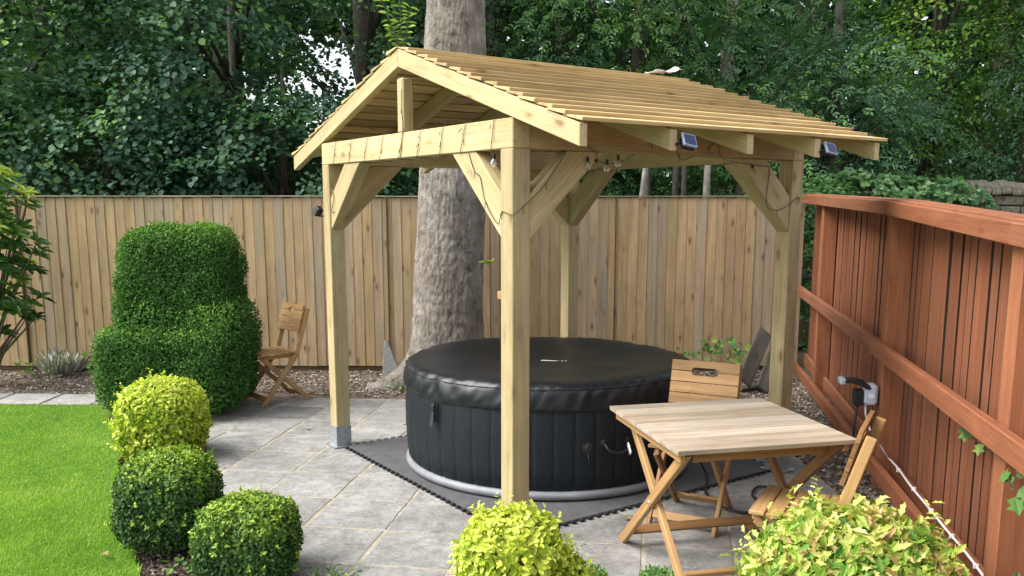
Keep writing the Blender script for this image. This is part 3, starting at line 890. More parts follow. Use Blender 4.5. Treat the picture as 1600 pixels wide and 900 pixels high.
# ------------------------------------------------------------------ string lights wound over the gazebo
sl_t = gthing('string_lights', 'dark string lights wound round the gazebo beams with clear bulbs', 'string lights', (0, 0, 0))
wm = MB()
pts = []
e = 0.004
turns = 9
for k in range(turns):
    v = 0.16 + k * 0.235 + R_.uniform(-.03, .03)
    sl2 = R_.uniform(.03, .07)
    pts += [(-e, v, T + e), (-e - .002, v + sl2 * .4, Hp + bd * .5), (-e, v + sl2, Hp - e), (w_ + e, v + sl2 + .05, Hp - e), (w_ + e, v + sl2 + .1, T + e)]
wm.tube([(p[0], p[1], p[2]) for p in pts], 0.0020, 5)
for (x_, y_, z_) in [p for k, p in enumerate(pts) if k % 5 == 1]:    # little unlit twigs of wire
    d = R_.uniform(-.03, .03)
    wm.tube([(x_, y_, z_), (x_ - .006, y_ + d, z_ - R_.uniform(.015, .045))], .0019, 4)
    wm.tube([(x_, y_ + .01, z_ + .05), (x_ - .008, y_ - d + .01, z_ + .03)], .0019, 4)
    wm.tube([(-.004, y_ - .05, T), (-.012, y_ - .045 + d * .2, T + R_.uniform(.015, .035))], .0019, 4)
for c in ([(-.004, Lv / 2 - .045, T + .24), (-.006, Lv / 2 - .04, T + .14), (-.004, Lv / 2 - .05, T + .03), (-.004, Lv / 2 - .01, Hp - .01)],
          [(0.008, w_ + .30, Hp - .005), (0.004, w_ + .24, Hp - .10), (0.006, w_ + .19, Hp - .13), (0.003, w_ + .14, Hp - .25), (.004, w_ + .03, Hp - .36), (-.004, w_ - .02, Hp - .30), (-.004, -.004, Hp - .315), (.06, -.005, Hp - .275), (w_ + .004, -.004, Hp - .24), (w_ + .1, .004, Hp - .16), (w_ + .21, .0, Hp - .02)],
          [(.01, Lv - w_ - .02, Hp - .16), (.004, Lv - w_ - .07, Hp - .22), (.004, Lv - w_ - .03, Hp - .32), (.02, Lv - w_ - .12, Hp - .29)],
          [(.30, -.003, Hp + .13), (.42, -.006, Hp + .05), (.52, -.01, Hp - .015), (.55, .06, Hp - .03), (.75, .1, Hp - .05), (.9, -.004, Hp + .06), (1.02, -.006, Hp + .09), (1.1, -.005, Hp + .0), (1.2, .05, Hp - .02), (1.34, -.004, Hp + .05), (1.4, -.006, Hp + .1), (1.46, -.004, Hp - .01), (1.8, .002, Hp - .04), (Lu - w_ - .21, .006, Hp - .06), (Lu - w_ - .23, .002, Hp - .26), (Lu - w_ - .13, .004, Hp - .30), (Lu - w_ - .03, -.003, Hp - .27), (Lu - .04, -.006, Hp - .22), (Lu + .003, .03, Hp - .30)]):
    wm.tube(bez(c, 16), .0022, 5)
    for p in c[1:-1:2]:
        wm.tube([p, (p[0] - .01, p[1] - .012, p[2] - .035)], .0019, 4)
wm.build('cable', M['wire'], sl_t)
bl = MB().lathe([(0.006, .026), (.008, .022), (.015, .012), (.018, 0), (.015, -.011), (.008, -.017), (.001, -.018)], 14).mesh('bulb', smooth=True)
cp = MB().lathe([(.008, .022), (.0085, .042), (.005, .048)], 10).mesh('socket_cap')
for p in ((.03, .205, Hp - .065), (.46, -.004, Hp - .075), (.60, .01, Hp - .085), (.72, .06, Hp - .055), (.20, .25, Hp - .07)):
    o = mesh_obj('bulb', bl, M['glass'], sl_t); o.location = p
    c = mesh_obj('socket_cap', cp, M['plastic'], o)

# ------------------------------------------------------------------ solar lamps under the eave, spot lamp on the left post
def solar(p, label):
    t = gthing('solar_light', label, 'solar light', p, 'solar lights under the eave')
    for nm, mb, mt in (('panel_frame', MB().box(-.042, .042, -.010, .004, -.034, .034), M['solarframe']), ('panel', MB().box(-.033, .033, -.0125, -.0095, -.025, .025), M['solar']), ('back_case', MB().box(-.036, .036, .0045, .026, -.037, .02), M['plastic'])):
        mb.build(nm, mt, t, bev=.003 if nm != 'panel' else 0).matrix_local = Matrix.Rotation(math.radians(-28), 4, 'X') @ Matrix.Rotation(math.radians(10), 4, 'Y')
    MB().tube([(-.03, .012, -.01), (-.05, .02, -.012), (-.066, .02, -.02)], .008, 7).build('bracket', M['plastic'], t)
    return t
zr = T + RV / 2 - OV * sl
solar((us[1] + .045 + .055, -OV - .02, zr + .0), 'small solar light panel on a rafter end nearer the front gable')
solar((us[3] + .045 + .055, -OV - .02, zr + .0), 'small solar light panel on a rafter end above the far right post')
sp = gthing('spot_lamp', 'small black lamp on a short arm fixed to the left gazebo post', 'lamp', (.03, Lv + .003, 1.63))
MB().tube([(.0, 0, .0), (0, .05, -.005), (-.005, .10, .0)], .007, 8).build('arm', M['plastic'], sp, smooth=True)
MB().box(-.022, .022, -.03, .03, -.03, .03).build('lamp_head', M['plastic'], sp, bev=.005).matrix_local = Matrix.Translation((-.012, .135, .032)) @ Matrix.Rotation(.5, 4, 'X') @ Matrix.Rotation(.25, 4, 'Y')
MB().box(-.004, .004, -.024, .024, -.022, .022).build('lens', M['plastic'], sp, bev=.001).matrix_local = Matrix.Translation((-.036, .137, .026)) @ Matrix.Rotation(.5, 4, 'X') @ Matrix.Rotation(.25, 4, 'Y')

# scrap of clear polythene on the ridge
bagm = MB()
nx, ny = 12, 6
vs = []
for i in range(nx):
    for j in range(ny):
        x_, y_ = (i / (nx - 1) - .5) * .26, (j / (ny - 1) - .5) * .10
        vs.append((x_, y_, .012 + .055 * (i / (nx - 1)) ** 3 * (1 if j > 1 else .6) + .022 * noise.noise((x_ * 22, y_ * 30, 2))))
bagm.add(vs, [(i * ny + j, (i + 1) * ny + j, (i + 1) * ny + j + 1, i * ny + j + 1) for i in range(nx - 1) for j in range(ny - 1)])
o = bagm.build('plastic_scrap', M['polythene'])
o.matrix_world = MG @ Matrix.Translation((2.03, Lv / 2 - .06, T + RISE + RV + .012))
sm = o.modifiers.new('thick', 'SOLIDIFY'); sm.thickness = .002
tag(o, 'crumpled scrap of clear plastic caught on the gazebo ridge', 'plastic scrap')

# ------------------------------------------------------------------ foam mats under the tub
mats = gthing('foam_matting', 'dark grey interlocking foam mats laid under the hot tub', 'mat', (0, 0, 0))
MA, MBB, NT = 0.055, 2.14, 4
step = (MBB - MA) / NT
def toothed(i, j):
    x0, x1, y0, y1 = MA + i * step, MA + (i + 1) * step, MA + j * step, MA + (j + 1) * step
    return x0 + .0012, x1 - .0012, y0 + .0012, y1 - .0012
tooth = MB()
for i in range(NT):
    for j in range(NT):
        x0, x1, y0, y1 = toothed(i, j)
        poly = [(x0, y0), (x1, y0), (x1, y1), (x0, y1)]
        g = w_ + .034
        if (i, j) == (0, 0): poly = [(g, y0), (x1, y0), (x1, y1), (x0, y1), (x0, g), (g, g)]
        if (i, j) == (NT - 1, 0): poly = [(x0, y0), (Lu - g, y0), (Lu - g, g), (x1, g), (x1, y1), (x0, y1)]
        if (i, j) == (0, NT - 1): poly = [(x0, y0), (x1, y0), (x1, y1), (g, y1), (g, Lv - g), (x0, Lv - g)]
        if (i, j) == (NT - 1, NT - 1): poly = [(x0, y0), (x1, y0), (x1, Lv - g), (Lu - g, Lv - g), (Lu - g, y1), (x0, y1)]
        o = MB().prism(poly, .0055, .0155).build('mat_tile', M['foam'], mats, bev=.0)
        if i == 0 or j == 0 or i == NT - 1 or j == NT - 1:
            tm = MB()
            k = 9
            for q in range(k):
                t = (q + .25) / k
                a, b = t, t + .5 / k
                if i == 0: tm.box(x0 - .026, x0 - .0005, y0 + a * (y1 - y0), y0 + b * (y1 - y0), .0055, .0155)
                if j == 0: tm.box(x0 + a * (x1 - x0), x0 + b * (x1 - x0), y0 - .026, y0 - .0005, .0055, .0155)
                if i == NT - 1: tm.box(x1 + .0005, x1 + .026, y0 + a * (y1 - y0), y0 + b * (y1 - y0), .0055, .0155)
                if j == NT - 1: tm.box(x0 + a * (x1 - x0), x0 + b * (x1 - x0), y1 + .0005, y1 + .026, .0055, .0155)
            tm.build('edge_teeth', M['rubber'], o)['kind'] = 'stuff'

# ------------------------------------------------------------------ inflatable hot tub
TC = V3((0.238, 5.80, 0.0165))
tub = thing('hot_tub', 'round black inflatable hot tub under its closed vinyl cover', 'hot tub', TC)
RT = 0.942
MB().lathe([(0.02, 0.0), (RT - .03, 0.0), (RT + .000, .010), (RT + .010, .030), (RT + .003, .050), (RT - .02, .060), (0.02, .062)], 96).build('base_ring', M['tubring'], tub, smooth=True)
NP = 48
pm = MB()
vs, fs = [], []
da = 2 * math.pi / NP
zz = [.056, .070, .16, .28, .40, .52, .58]
aa = np.linspace(-.5, .5, 9)
for k, z in enumerate(zz):
    bulge = .016 * math.sin(math.pi * (z - .07) / .56)
    for t in aa:
        r = RT - .008 + bulge - .0045 * (abs(2 * t) ** 10) - (.012 if k == 0 else 0)
        an = t * da * .997
        vs.append((r * math.cos(an), r * math.sin(an), z))
nA = len(aa)
for k in range(len(zz) - 1):
    for q in range(nA - 1):
        fs.append((k * nA + q, k * nA + q + 1, (k + 1) * nA + q + 1, (k + 1) * nA + q))
pme = pm.add(vs, fs).mesh('wall_panel', smooth=True)
for k in range(NP):
    o = mesh_obj('wall_panel', pme, M['tubwall'], tub)
    o.rotation_euler = (0, 0, (k + .5) * da)
STR = [math.radians(a) for a in (223, 313, 43, 133)]          # buckle straps
def cover():
    NA = 320
    prof = [(0.0, .632), (.12, .634), (.25, .640), (.38, .648), (.5, .655), (.6, .662), (.70, .672), (.78, .682), (.85, .690), (.91, .691), (.95, .688), (.975, .679), (.992, .660), (1.000, .634), (1.005, .605), (1.007, .58), (1.008, .555), (1.006, .536), (.996, .533)]
    prof = [(r * RT / .985 * .991, z) for r, z in prof]
    vs = []
    for i, (r, z) in enumerate(prof):
        for k in range(NA):
            a = 2 * math.pi * k / NA
            ca, sa = math.cos(a), math.sin(a)
            rr, z2 = r, z
            # broad sag and long folds on the top
            f = noise.noise((ca * 1.6 * r + 3, sa * 1.6 * r, .4)) * .030 * (r < .95) + noise.noise((ca * 7 * r, sa * 3.0 * r + 5, .8)) * .011
            z2 += f * (1 - r ** 4)
            edge = max(0, min(1, (r - .80) / .15))
            fold = noise.noise((ca * 8, sa * 8, i * .22 + 7)) * .009 + noise.noise((ca * 26 + i * .5, sa * 26, i * .3 + 1)) * .014
            rr += fold * edge * .8
            z2 += fold * edge * .55
            # gathers that run into every strap
            for s_ in STR:
                dd = (a - s_ + math.pi) % (2 * math.pi) - math.pi
                if abs(dd) < .32 and r > .85:
                    down = max(0, min(1, (.70 - z) / .16))
                    rr -= .022 * math.exp(-(dd / .05) ** 2) * edge * (0.25 + down)
                    rr += .010 * math.sin(dd * (46 - 26 * down)) * math.exp(-(dd / .16) ** 2) * edge * (1 - abs(down - .55))
                    if i >= len(prof) - 3: z2 -= .012 * math.exp(-(dd / .07) ** 2)
            vs.append((rr * ca, rr * sa, z2))
    fs = []
    for i in range(1, len(prof) - 1):
        for k in range(NA):
            k2 = (k + 1) % NA
            fs.append((i * NA + k, i * NA + k2, (i + 1) * NA + k2, (i + 1) * NA + k)[::-1])
    fs.append(tuple(NA + k for k in range(NA)))
    o = MB().add(vs, fs).build('cover', M['vinyl'], tub, smooth=True)
    sv_ = [V3(v) for v in vs]
    ring = [sv_[12 * NA + k] for k in range(0, NA, 2)]
    ring.append(ring[0])
    MB().tube([p * 1.0 + V3((p.x, p.y, 0)).normalized() * .0015 for p in ring], .0042, 5, cap=False).build('piping', M['vinyl'], o, smooth=True)
    return o
cov = cover()
for s_ in STR:
    c, s2 = math.cos(s_), math.sin(s_)
    st = MB()
    st.add([((RT + .019) * c - q * s2, (RT + .019) * s2 + q * c, z) for z in (.535, .50, .47, .40) for q in (-.012, .012)] + [((RT + .027) * c - q * s2, (RT + .027) * s2 + q * c, z) for z in (.535, .50, .47, .40) for q in (-.012, .012)],
           [(0, 1, 3, 2), (2, 3, 5, 4), (4, 5, 7, 6), (8, 10, 11, 9), (10, 12, 13, 11), (12, 14, 15, 13), (0, 2, 10, 8), (2, 4, 12, 10), (4, 6, 14, 12), (1, 9, 11, 3), (3, 11, 13, 5), (5, 13, 15, 7)])
    so = st.build('strap', M['plastic'], tub)
    bk = MB().box(-.006, .010, -.014, .014, -.022, .022).build('buckle', M['plastic'], so, bev=.004)
    bk.matrix_local = Matrix.Translation(((RT + .027) * c, (RT + .027) * s2, .49)) @ Matrix.Rotation(s_, 4, 'Z')
    tl = MB().add([(0, -.010, 0), (0, .010, 0), (.02, .018, -.085), (.018, -.012, -.08), (-.004, -.008, -.0)], [(0, 1, 2, 3), (4, 3, 2)]).build('strap_tail', M['plastic'], so)
    tl.matrix_local = Matrix.Translation(((RT + .033) * c, (RT + .033) * s2, .465)) @ Matrix.Rotation(s_, 4, 'Z')
def on_wall(px_x, px_y, z):
    d = V3((px_x, px_y, 0)) - V3((TC.x, TC.y, 0))
    return math.atan2(d.y, d.x)
for (x_, y_) in ((0.60, 4.93), (0.98, 5.14)):
    a = on_wall(x_, y_, .3)
    h = MB()
    h.tube([(.0, -.075, .03), (.03, -.075, .012), (.045, -.06, -.012), (.048, -.02, -.026), (.048, .02, -.026), (.045, .06, -.012), (.03, .075, .012), (.0, .075, .03)], .0095, 8)
    o = h.build('carry_handle', M['plastic'], tub, smooth=True)
    for q in (-.075, .075):
        k = MB().lathe([(.001, 0), (.027, 0), (.024, .008), (.001, .011)], 16).build('handle_mount', M['plastic'], o, smooth=True)
        k.matrix_local = Matrix.Translation((0, q, .03)) @ Matrix.Rotation(math.pi / 2, 4, 'Y')
    o.matrix_local = Matrix.Rotation(a, 4, 'Z') @ Matrix.Translation((RT - .004, 0, .31))
a = on_wall(.43, 4.90, .3)
o = MB().lathe([(.001, 0), (.034, 0), (.034, .006), (.022, .010), (.020, .020), (.001, .022)], 20).build('air_valve', M['plastic'], tub, smooth=False)
o.matrix_local = Matrix.Rotation(a, 4, 'Z') @ Matrix.Translation((RT + .003, 0, .315)) @ Matrix.Rotation(math.pi / 2, 4, 'Y')
k = MB().tube([(0, 0, 0), (.012, 0, -.03), (.008, .004, -.065)], .004, 6).build('valve_tether', M['plastic'], tub)
k.matrix_local = Matrix.Rotation(a, 4, 'Z') @ Matrix.Translation((RT + .006, 0, .29))
# white printed mark near the middle of the cover
mk = MB()
for poly in ([(-.075, .012), (-.06, .022), (-.03, .020), (0, .008), (.03, .001), (.05, -.002), (.028, -.008), (-.01, -.004), (-.045, .004)], [(.062, -.004), (.078, -.003), (.076, -.010), (.063, -.010)], [(.09, -.001), (.10, -.002), (.098, -.009), (.089, -.008)]):
    mk.prism(poly, 0, .0025)
o = mk.build('printed_mark', M['white'], cov)
o.location = (.03, .02, .655)

# ------------------------------------------------------------------ folding furniture
def slat_box(name, parent, x0, x1, y0, y1, z0, z1, mat, bev=.003):
    """a slat whose grain runs along x"""
    o = MB().box(x0, x1, (y0 - y1) / 2, (y1 - y0) / 2, (z0 - z1) / 2, (z1 - z0) / 2).build(name, mat, parent, bev=bev)
    o.location = (0, (y0 + y1) / 2, (z0 + z1) / 2)
    return o

def make_chair(label, loc, rz, hole=.075, back_mat=None):
    """folding slatted chair; it faces local -y"""
    t = thing('folding_chair', label, 'chair', loc, rz, 'folding slatted wooden chairs')
    A, Bk = M['acacia_pale'], back_mat or M['acacia_pale']
    W = .19
    # seat: five slats front to back on two bearers
    ys = np.linspace(-.21, .14, 6)
    for k in range(5):
        slat_box('seat_slat', t, -W, W, ys[k] + .003, ys[k + 1] - .003, .428 + (.004 if k in (0, 4) else 0), .446 + (.004 if k in (0, 4) else 0), A)
    for s_ in (-1, 1):
        timber('seat_bearer', t, (s_ * (W - .05), -.20, .413), (s_ * (W - .05), .15, .410), (1, 0, 0), .02, .034, A)
        # long uprights: front foot, past the seat, bent up into the back
        timber('front_leg', t, (s_ * (W - .012), -.20, 0.0), (s_ * (W - .012), .135, .43), (1, 0, 0), .022, .042, M['acacia'] if s_ < 0 else A, (0, 0, 1), None)
        timber('back_upright', t, (s_ * (W - .012), .132, .425), (s_ * (W - .012), .25, .815), (1, 0, 0), .0215, .042, A)
        timber('rear_leg', t, (s_ * (W - .036), .255, 0.0), (s_ * (W - .036), -.18, .405), (1, 0, 0), .022, .04, M['acacia'] if s_ < 0 else A, (0, 0, 1), None)
        pv = MB().lathe([(.001, 0), (.009, 0), (.007, .003), (.001, .004)], 10).build('pivot', M['steel'], t)
        pv.matrix_local = Matrix.Translation((s_ * (W + .0), -.015, .236)) @ Matrix.Rotation(s_ * math.pi / 2, 4, 'Y')
    timber('front_stretcher', t, (-W + .024, -.165, .055), (W - .024, -.165, .055), (0, .6, .8), .045, .018, A)
    timber('rear_stretcher', t, (-W + .048, .20, .055), (W - .048, .20, .055), (0, -.6, .8), .045, .018, A)
    # back: four slats on the uprights, a hand slot across the top two
    d = V3((0, .113, .415)).normalized()
    n = V3((0, -d.z, d.y))
    base = V3((0, .132, .425)) + n * .031
    hs = .058
    for k in range(4):
        lo = .182 + k * (hs + .0035)
        if k >= 2:
            arc = []
            q = .020
            edge = 0 if k == 3 else hs
            sg = 1 if k == 3 else -1
            pts = [(-hole, edge)] + [(-hole + q * (1 - math.cos(x_)), edge + sg * q * math.sin(x_)) for x_ in np.linspace(.25, math.pi / 2, 5)] + [(hole - q * (1 - math.cos(x_)), edge + sg * q * math.sin(x_)) for x_ in np.linspace(math.pi / 2, .25, 5)] + [(hole, edge)]
            if k == 3: poly = [(-W, 0)] + pts + [(W, 0), (W, hs), (-W, hs)]
            else: poly = [(W, 0), (W, hs)] + pts[::-1] + [(-W, hs), (-W, 0)][0:2]
        else:
            poly = [(-W, 0), (W, 0), (W, hs), (-W, hs)]
        o = MB().prism(poly, -.009, .009).build('back_slat', Bk, t, bev=.0015)
        p = base + d * lo
        o.matrix_local = Matrix(((1, 0, 0, p.x), (0, d.y, -n.y if False else n.y, p.y), (0, d.z, n.z, p.z), (0, 0, 0, 1)))
    return t
make_chair('wooden folding chair standing alone by the board fence beside the big clipped hedge', (-2.09, 7.60, 0.002), math.radians(-48), .045)
make_chair('wooden folding chair behind the table facing it with its back to the tub', (.985, 4.63, 0.002), math.radians(-27))
make_chair('weathered folding chair seen edge on between table and red fence', (1.258, 3.585, 0.002), math.radians(-118), back_mat=M['acacia'])

tb = thing('folding_table', 'square folding wooden table with a bleached slatted top', 'table', (1.0, 4.03, 0.002), math.radians(12.97))
TW, TD, TZ = .84, .855, .70
ns = 9
for k in range(ns):
    y0 = -TD / 2 + k * TD / ns
    slat_box('table_slat', tb, -TW / 2, TW / 2, y0 + .0006, y0 + TD / ns - .0006, TZ - .02, TZ + R_.uniform(-.0004, .0004), M['table_top'], .0012)
AC = M['acacia']
for s_ in (-1, 1):
    timber('top_bearer', tb, (s_ * (TW / 2 - .035), -TD / 2 + .03, TZ - .041), (s_ * (TW / 2 - .035), TD / 2 - .03, TZ - .041), (1, 0, 0), .025, .04, M['acacia_pale'])
    xo, xi = s_ * (TW / 2 - .062), s_ * (TW / 2 - .09)
    timber('leg', tb, (xo, .375, 0), (xo, -.365, TZ - .035), (1, 0, 0), .026, .05, M['acacia_pale'] if s_ < 0 else AC, (0, 0, 1), (0, 0, 1))
    timber('leg', tb, (xi, -.375, 0), (xi, .345, TZ - .05), (1, 0, 0), .026, .046, M['acacia_pale'] if s_ < 0 else AC, (0, 0, 1), (0, 0, 1))
    pv = MB().lathe([(.001, 0), (.012, 0), (.009, .004), (.001, .005)], 10).build('pivot', M['steel'], tb)
    pv.matrix_local = Matrix.Translation((s_ * (TW / 2 - .048), 0.0, .333)) @ Matrix.Rotation(s_ * math.pi / 2, 4, 'Y')
    hs_ = MB().box(-.004, .004, -.012, .012, -.03, .03).build('hinge_plate', M['steel'], tb, bev=.002)
    hs_.location = (s_ * (TW / 2 - .047), .26, .52)
    hs_.rotation_euler = (-.8, 0, 0)
timber('apron', tb, (-TW / 2 + .105, -.335, TZ - .055), (TW / 2 - .105, -.335, TZ - .055), (0, 1, 0), .02, .05, AC)
timber('apron', tb, (-TW / 2 + .105, .315, TZ - .055), (TW / 2 - .105, .315, TZ - .055), (0, 1, 0), .02, .05, AC)
timber('stretcher', tb, (-TW / 2 + .075, .285, .088), (TW / 2 - .075, .285, .088), (0, .68, .73), .046, .02, AC)
timber('stretcher', tb, (-TW / 2 + .104, -.285, .085), (TW / 2 - .104, -.285, .085), (0, .68, -.73), .046, .02, M['acacia_pale'])

# ------------------------------------------------------------------ planks, wedge, fallen leaves
pg = 'old planks leaning in the back right corner'
for k, (a, b, lab, w2) in enumerate((((2.13, 7.92, .10), (2.52, 8.66, .46), 'wide grey weathered plank on top of the heap leaning behind the right post', .15), ((2.29, 7.90, .04), (2.70, 8.80, .36), 'narrow dark plank under the wide one behind the right post', .11), ((2.10, 8.02, .015), (2.60, 8.25, .03), 'flat dark plank lying on the gravel under the leaning planks', .12))):
    t = thing('old_plank', lab, 'plank', a, 0, pg)
    # a plank is one board; its split end piece is the part
    a, b = V3(a), V3(b)
    side = V3((-(b - a).y, (b - a).x, 0.9 if k < 2 else 0)).normalized()
    timber('board', t, (0, 0, 0), b - a, side, w2, .025, M['grey_plank'])
wdg = MB().add([(-.10, .0, -.03), (.10, .0, -.03), (-.075, .0, .345), (-.05, .0, .345), (-.10, .055, -.03), (.10, .055, -.03), (-.075, .055, .345), (-.05, .055, .345)], [(0, 1, 3, 2), (5, 4, 6, 7), (1, 5, 7, 3), (4, 0, 2, 6), (2, 3, 7, 6), (0, 4, 5, 1)]).build('concrete_spur', M['stone_grey'], bev=.004)
wdg.location = (-1.225, 8.83, 0); wdg.rotation_euler = (-.12, 0, 0)
tag(wdg, 'grey tapering concrete spur standing against the board fence beside big trunk', 'concrete spur')
lp = leaf_piece('fallen_leaf', .05, .04, LEAF_OVAL, LEAF_F)
lp.materials.append(LMO['dry'])
for (x_, y_, lab) in ((-2.02, 4.12, 'small pale fallen leaf on the lawn edge by the nearest box balls'), (-3.72, 6.95, 'small pale fallen leaf far up the lawn near the path'), (-1.58, 6.6, 'dark curled leaf on the paving left of the left post'), (.62, 4.62, 'brown curled leaf on the paving beside the table'), (-.85, 6.75, 'brown leaf on paving between left post and tub')):
    o = bpy.data.objects.new('fallen_leaf', lp); link(o); o.location = (x_, y_, .012); o.rotation_euler = (.2, -.15, R_.uniform(0, 6)); o.color = (R_.random(), 0, 0, 1)
    tag(o, lab, 'leaf', 'fallen leaves')

# ------------------------------------------------------------------ shrubs
def stems(parent, h, r, spread, n=4, mat=None):
    m = MB()
    for k in range(n):
        a = 2 * math.pi * k / n + R_.uniform(-.4, .4)
        d = V3((math.cos(a), math.sin(a), 0)) * spread
        m.tube([V3((0, 0, -.06)) + d * .15, V3((0, 0, h * .35)) + d * .4, V3((0, 0, h * .75)) + d * .9], [r, r * .8, r * .35], 6)
    return m.build('stem', mat or M['stem'], parent, smooth=True)

def superball(n, rad, e=2.6, zlo=-1.0):
    """points and normals on a rounded-box ball"""
    d = unit(n)
    k = (np.abs(d) ** e).sum(1) ** (-1 / e)
    p = d * k[:, None]
    nr = np.sign(p) * np.abs(p) ** (e - 1)
    nr = nr / np.array(rad)
    nr /= np.linalg.norm(nr, axis=1, keepdims=True)
    return p * np.array(rad), nr

def lumps(p, f, seed=0.0):
    return np.array([noise.noise((a * f + seed, b * f, c * f + seed)) for a, b, c in p])

def ball_bush(name, label, cat, loc, rad, n, leaf, ll, lw, ramp_k, top_bias, group=None, e=2.6, lump=.05, fluff=.03, mean=.35, each=0, shape=(LEAF_OVAL, LEAF_F), sd=0.18):
    t = thing(name, label, cat, (loc[0], loc[1], 0), 0, group)
    stems(t, rad[2] * 1.4, .018, rad[0] * .6, 5)
    p, nr = superball(n, rad, e)
    lm = lumps(p / max(rad), 3.2, loc[0])
    depth = RNG.random(n) ** 1.6
    p = p * (1 - .26 * depth[:, None] + lump * lm[:, None] + RNG.normal(0, fluff * .5, (n, 1)))
    p[:, 2] += loc[2]
    keep = p[:, 2] > .015
    p, nr, depth, lm = p[keep], nr[keep], depth[keep], lm[keep]
    N = len(p)
    nn = nr + RNG.normal(0, .55, (N, 3)) + np.array([0, 0, .25])
    dr = nr * .8 + np.array([0, 0, .5]) + RNG.normal(0, .55, (N, 3))
    hgt = np.clip((p[:, 2] - loc[2]) / rad[2], -1, 1)
    lm = lm + .8 * lumps(p / max(rad), 1.6, 4.0 + loc[1])
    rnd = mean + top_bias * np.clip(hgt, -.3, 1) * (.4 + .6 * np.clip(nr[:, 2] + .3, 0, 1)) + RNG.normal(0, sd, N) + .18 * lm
    scl = RNG.uniform(.75, 1.25, N)
    # stray shoots that the shears missed
    so = np.argsort(depth)[:max(60, N // 40)]
    so = RNG.choice(so, min(len(so), 55), replace=False)
    xs, xn, xd = [], [], []
    for i in so:
        ax = nr[i] * .7 + np.array([0, 0, .6]) + RNG.normal(0, .25, 3); ax /= np.linalg.norm(ax)
        L = RNG.uniform(.8, 2.4) * ll
        for q in np.linspace(.1, 1, 6):
            sd2 = np.cross(ax, RNG.normal(size=3)); sd2 /= np.linalg.norm(sd2)
            xs.append(p[i] + ax * L * q); xd.append(ax * .6 + sd2); xn.append(ax - sd2 * .4)
    k = len(xs)
    p, nn, dr, nr = np.concatenate([p, xs]), np.concatenate([nn, xn]), np.concatenate([dr, xd]), np.concatenate([nr, xn])
    rnd = np.concatenate([rnd, mean + top_bias + RNG.normal(.05, .12, k)]); scl = np.concatenate([scl, RNG.uniform(.6, 1.0, k)]); depth = np.concatenate([depth, np.zeros(k)])
    N += k
    if each:
        # nearest, outermost leaves towards the camera are pieces of their own
        cd_ = np.array([0 - loc[0], 0 - loc[1], 1.71 - loc[2]]); cd_ /= np.linalg.norm(cd_)
        q = p - np.array([0, 0, loc[2]])
        sc_ = q @ cd_ - .35 * depth * rad[0] + RNG.random(N) * rad[0] * .9
        idx = np.argsort(-sc_)[:each]
        mask = np.zeros(N, bool); mask[idx] = True
        me = leaf_piece('leaf', ll * 1.12, lw * 1.12, *shape)
        each_leaf(t, me, LMO[ramp_k], p[mask] + nr[mask] * .008, nn[mask], dr[mask], rnd[mask], scl[mask])
        p, nn, dr, rnd, scl = p[~mask], nn[~mask], dr[~mask], rnd[~mask], scl[~mask]
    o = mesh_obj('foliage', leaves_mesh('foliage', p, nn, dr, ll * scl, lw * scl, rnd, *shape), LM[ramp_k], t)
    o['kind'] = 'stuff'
    return t

# the tall clipped hedge, shaped like an armchair
def armchair_hedge():
    t = thing('topiary_hedge', 'big dark green hedge clipped like an armchair by the lawn', 'hedge', (-2.72, 7.25, 0))
    m = MB()
    for k in range(5):
        a = k * 1.3
        m.tube([(.25 + .05 * math.cos(a), -.1 + .05 * math.sin(a), -.05), (.22 + .12 * math.cos(a), .12 * math.sin(a), .3), (.1 + .35 * math.cos(a), .3 * math.sin(a), .8)], [.03, .026, .012], 7)
    m.build('stem', M['stem'], t, smooth=True)
    PS, NS = [], []
    for (c, r, n, e) in (((-.06, .0, .40), (.575, .47, .35), 64000, 5.5), ((-.03, .10, 1.01), (.48, .36, .525), 82000, 4.6), ((-.03, .06, .74), (.50, .40, .24), 14000, 3), ((.32, .0, .62), (.26, .42, .33), 12000, 3), ((.16, -.2, .22), (.36, .32, .24), 9000, 2.5)):
        p, nr = superball(n, r, e)
        lm = lumps(p, 3.5, c[0])
        lm2 = lumps(p, 9.0, c[2])
        dp = RNG.random(n) ** 1.5
        p = p + nr * (.030 * lm + .030 * lm2 + RNG.normal(0, .009, n) - .14 * dp)[:, None]
        # the upper block leans and is a little narrower at the top
        if c[2] > 1: p[:, 0] *= (1.0 - .085 * (p[:, 2] / r[2]))
        PS.append(p + np.array(c)); NS.append(nr)
    p, nr = np.concatenate(PS), np.concatenate(NS)
    keep = p[:, 2] > .03 + .06 * RNG.random(len(p))
    p, nr = p[keep], nr[keep]
    N = len(p)
    nn = nr * .7 + RNG.normal(0, .6, (N, 3)) + np.array([0, 0, .2])
    dr = nr * .6 + np.array([0, 0, .55]) + RNG.normal(0, .6, (N, 3))
    lum = lumps(p, 2.4, 9.0) + .7 * lumps(p, 7.0, 3.0)
    rnd = .42 + .34 * np.clip(nr[:, 2], 0, 1) + .2 * np.clip(-nr[:, 0], 0, 1) + .14 * lum + RNG.normal(0, .15, N)  # fresh tips, plus light painted in: paler leaves on top and left
    s_ = RNG.uniform(.7, 1.35, N)
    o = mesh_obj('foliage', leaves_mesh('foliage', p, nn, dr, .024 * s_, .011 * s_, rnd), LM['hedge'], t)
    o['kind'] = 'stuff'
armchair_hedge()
grp = 'low rounded bushes edging the patio'
ball_bush('golden_shrub', 'yellow green rounded bush in front of the armchair hedge', 'bush', (-2.41, 5.90, .235), (.282, .28, .285), 15000, 'oval', .036, .019, 'gold', .25, grp, 2.5, .07, .05, .42, sd=.2)
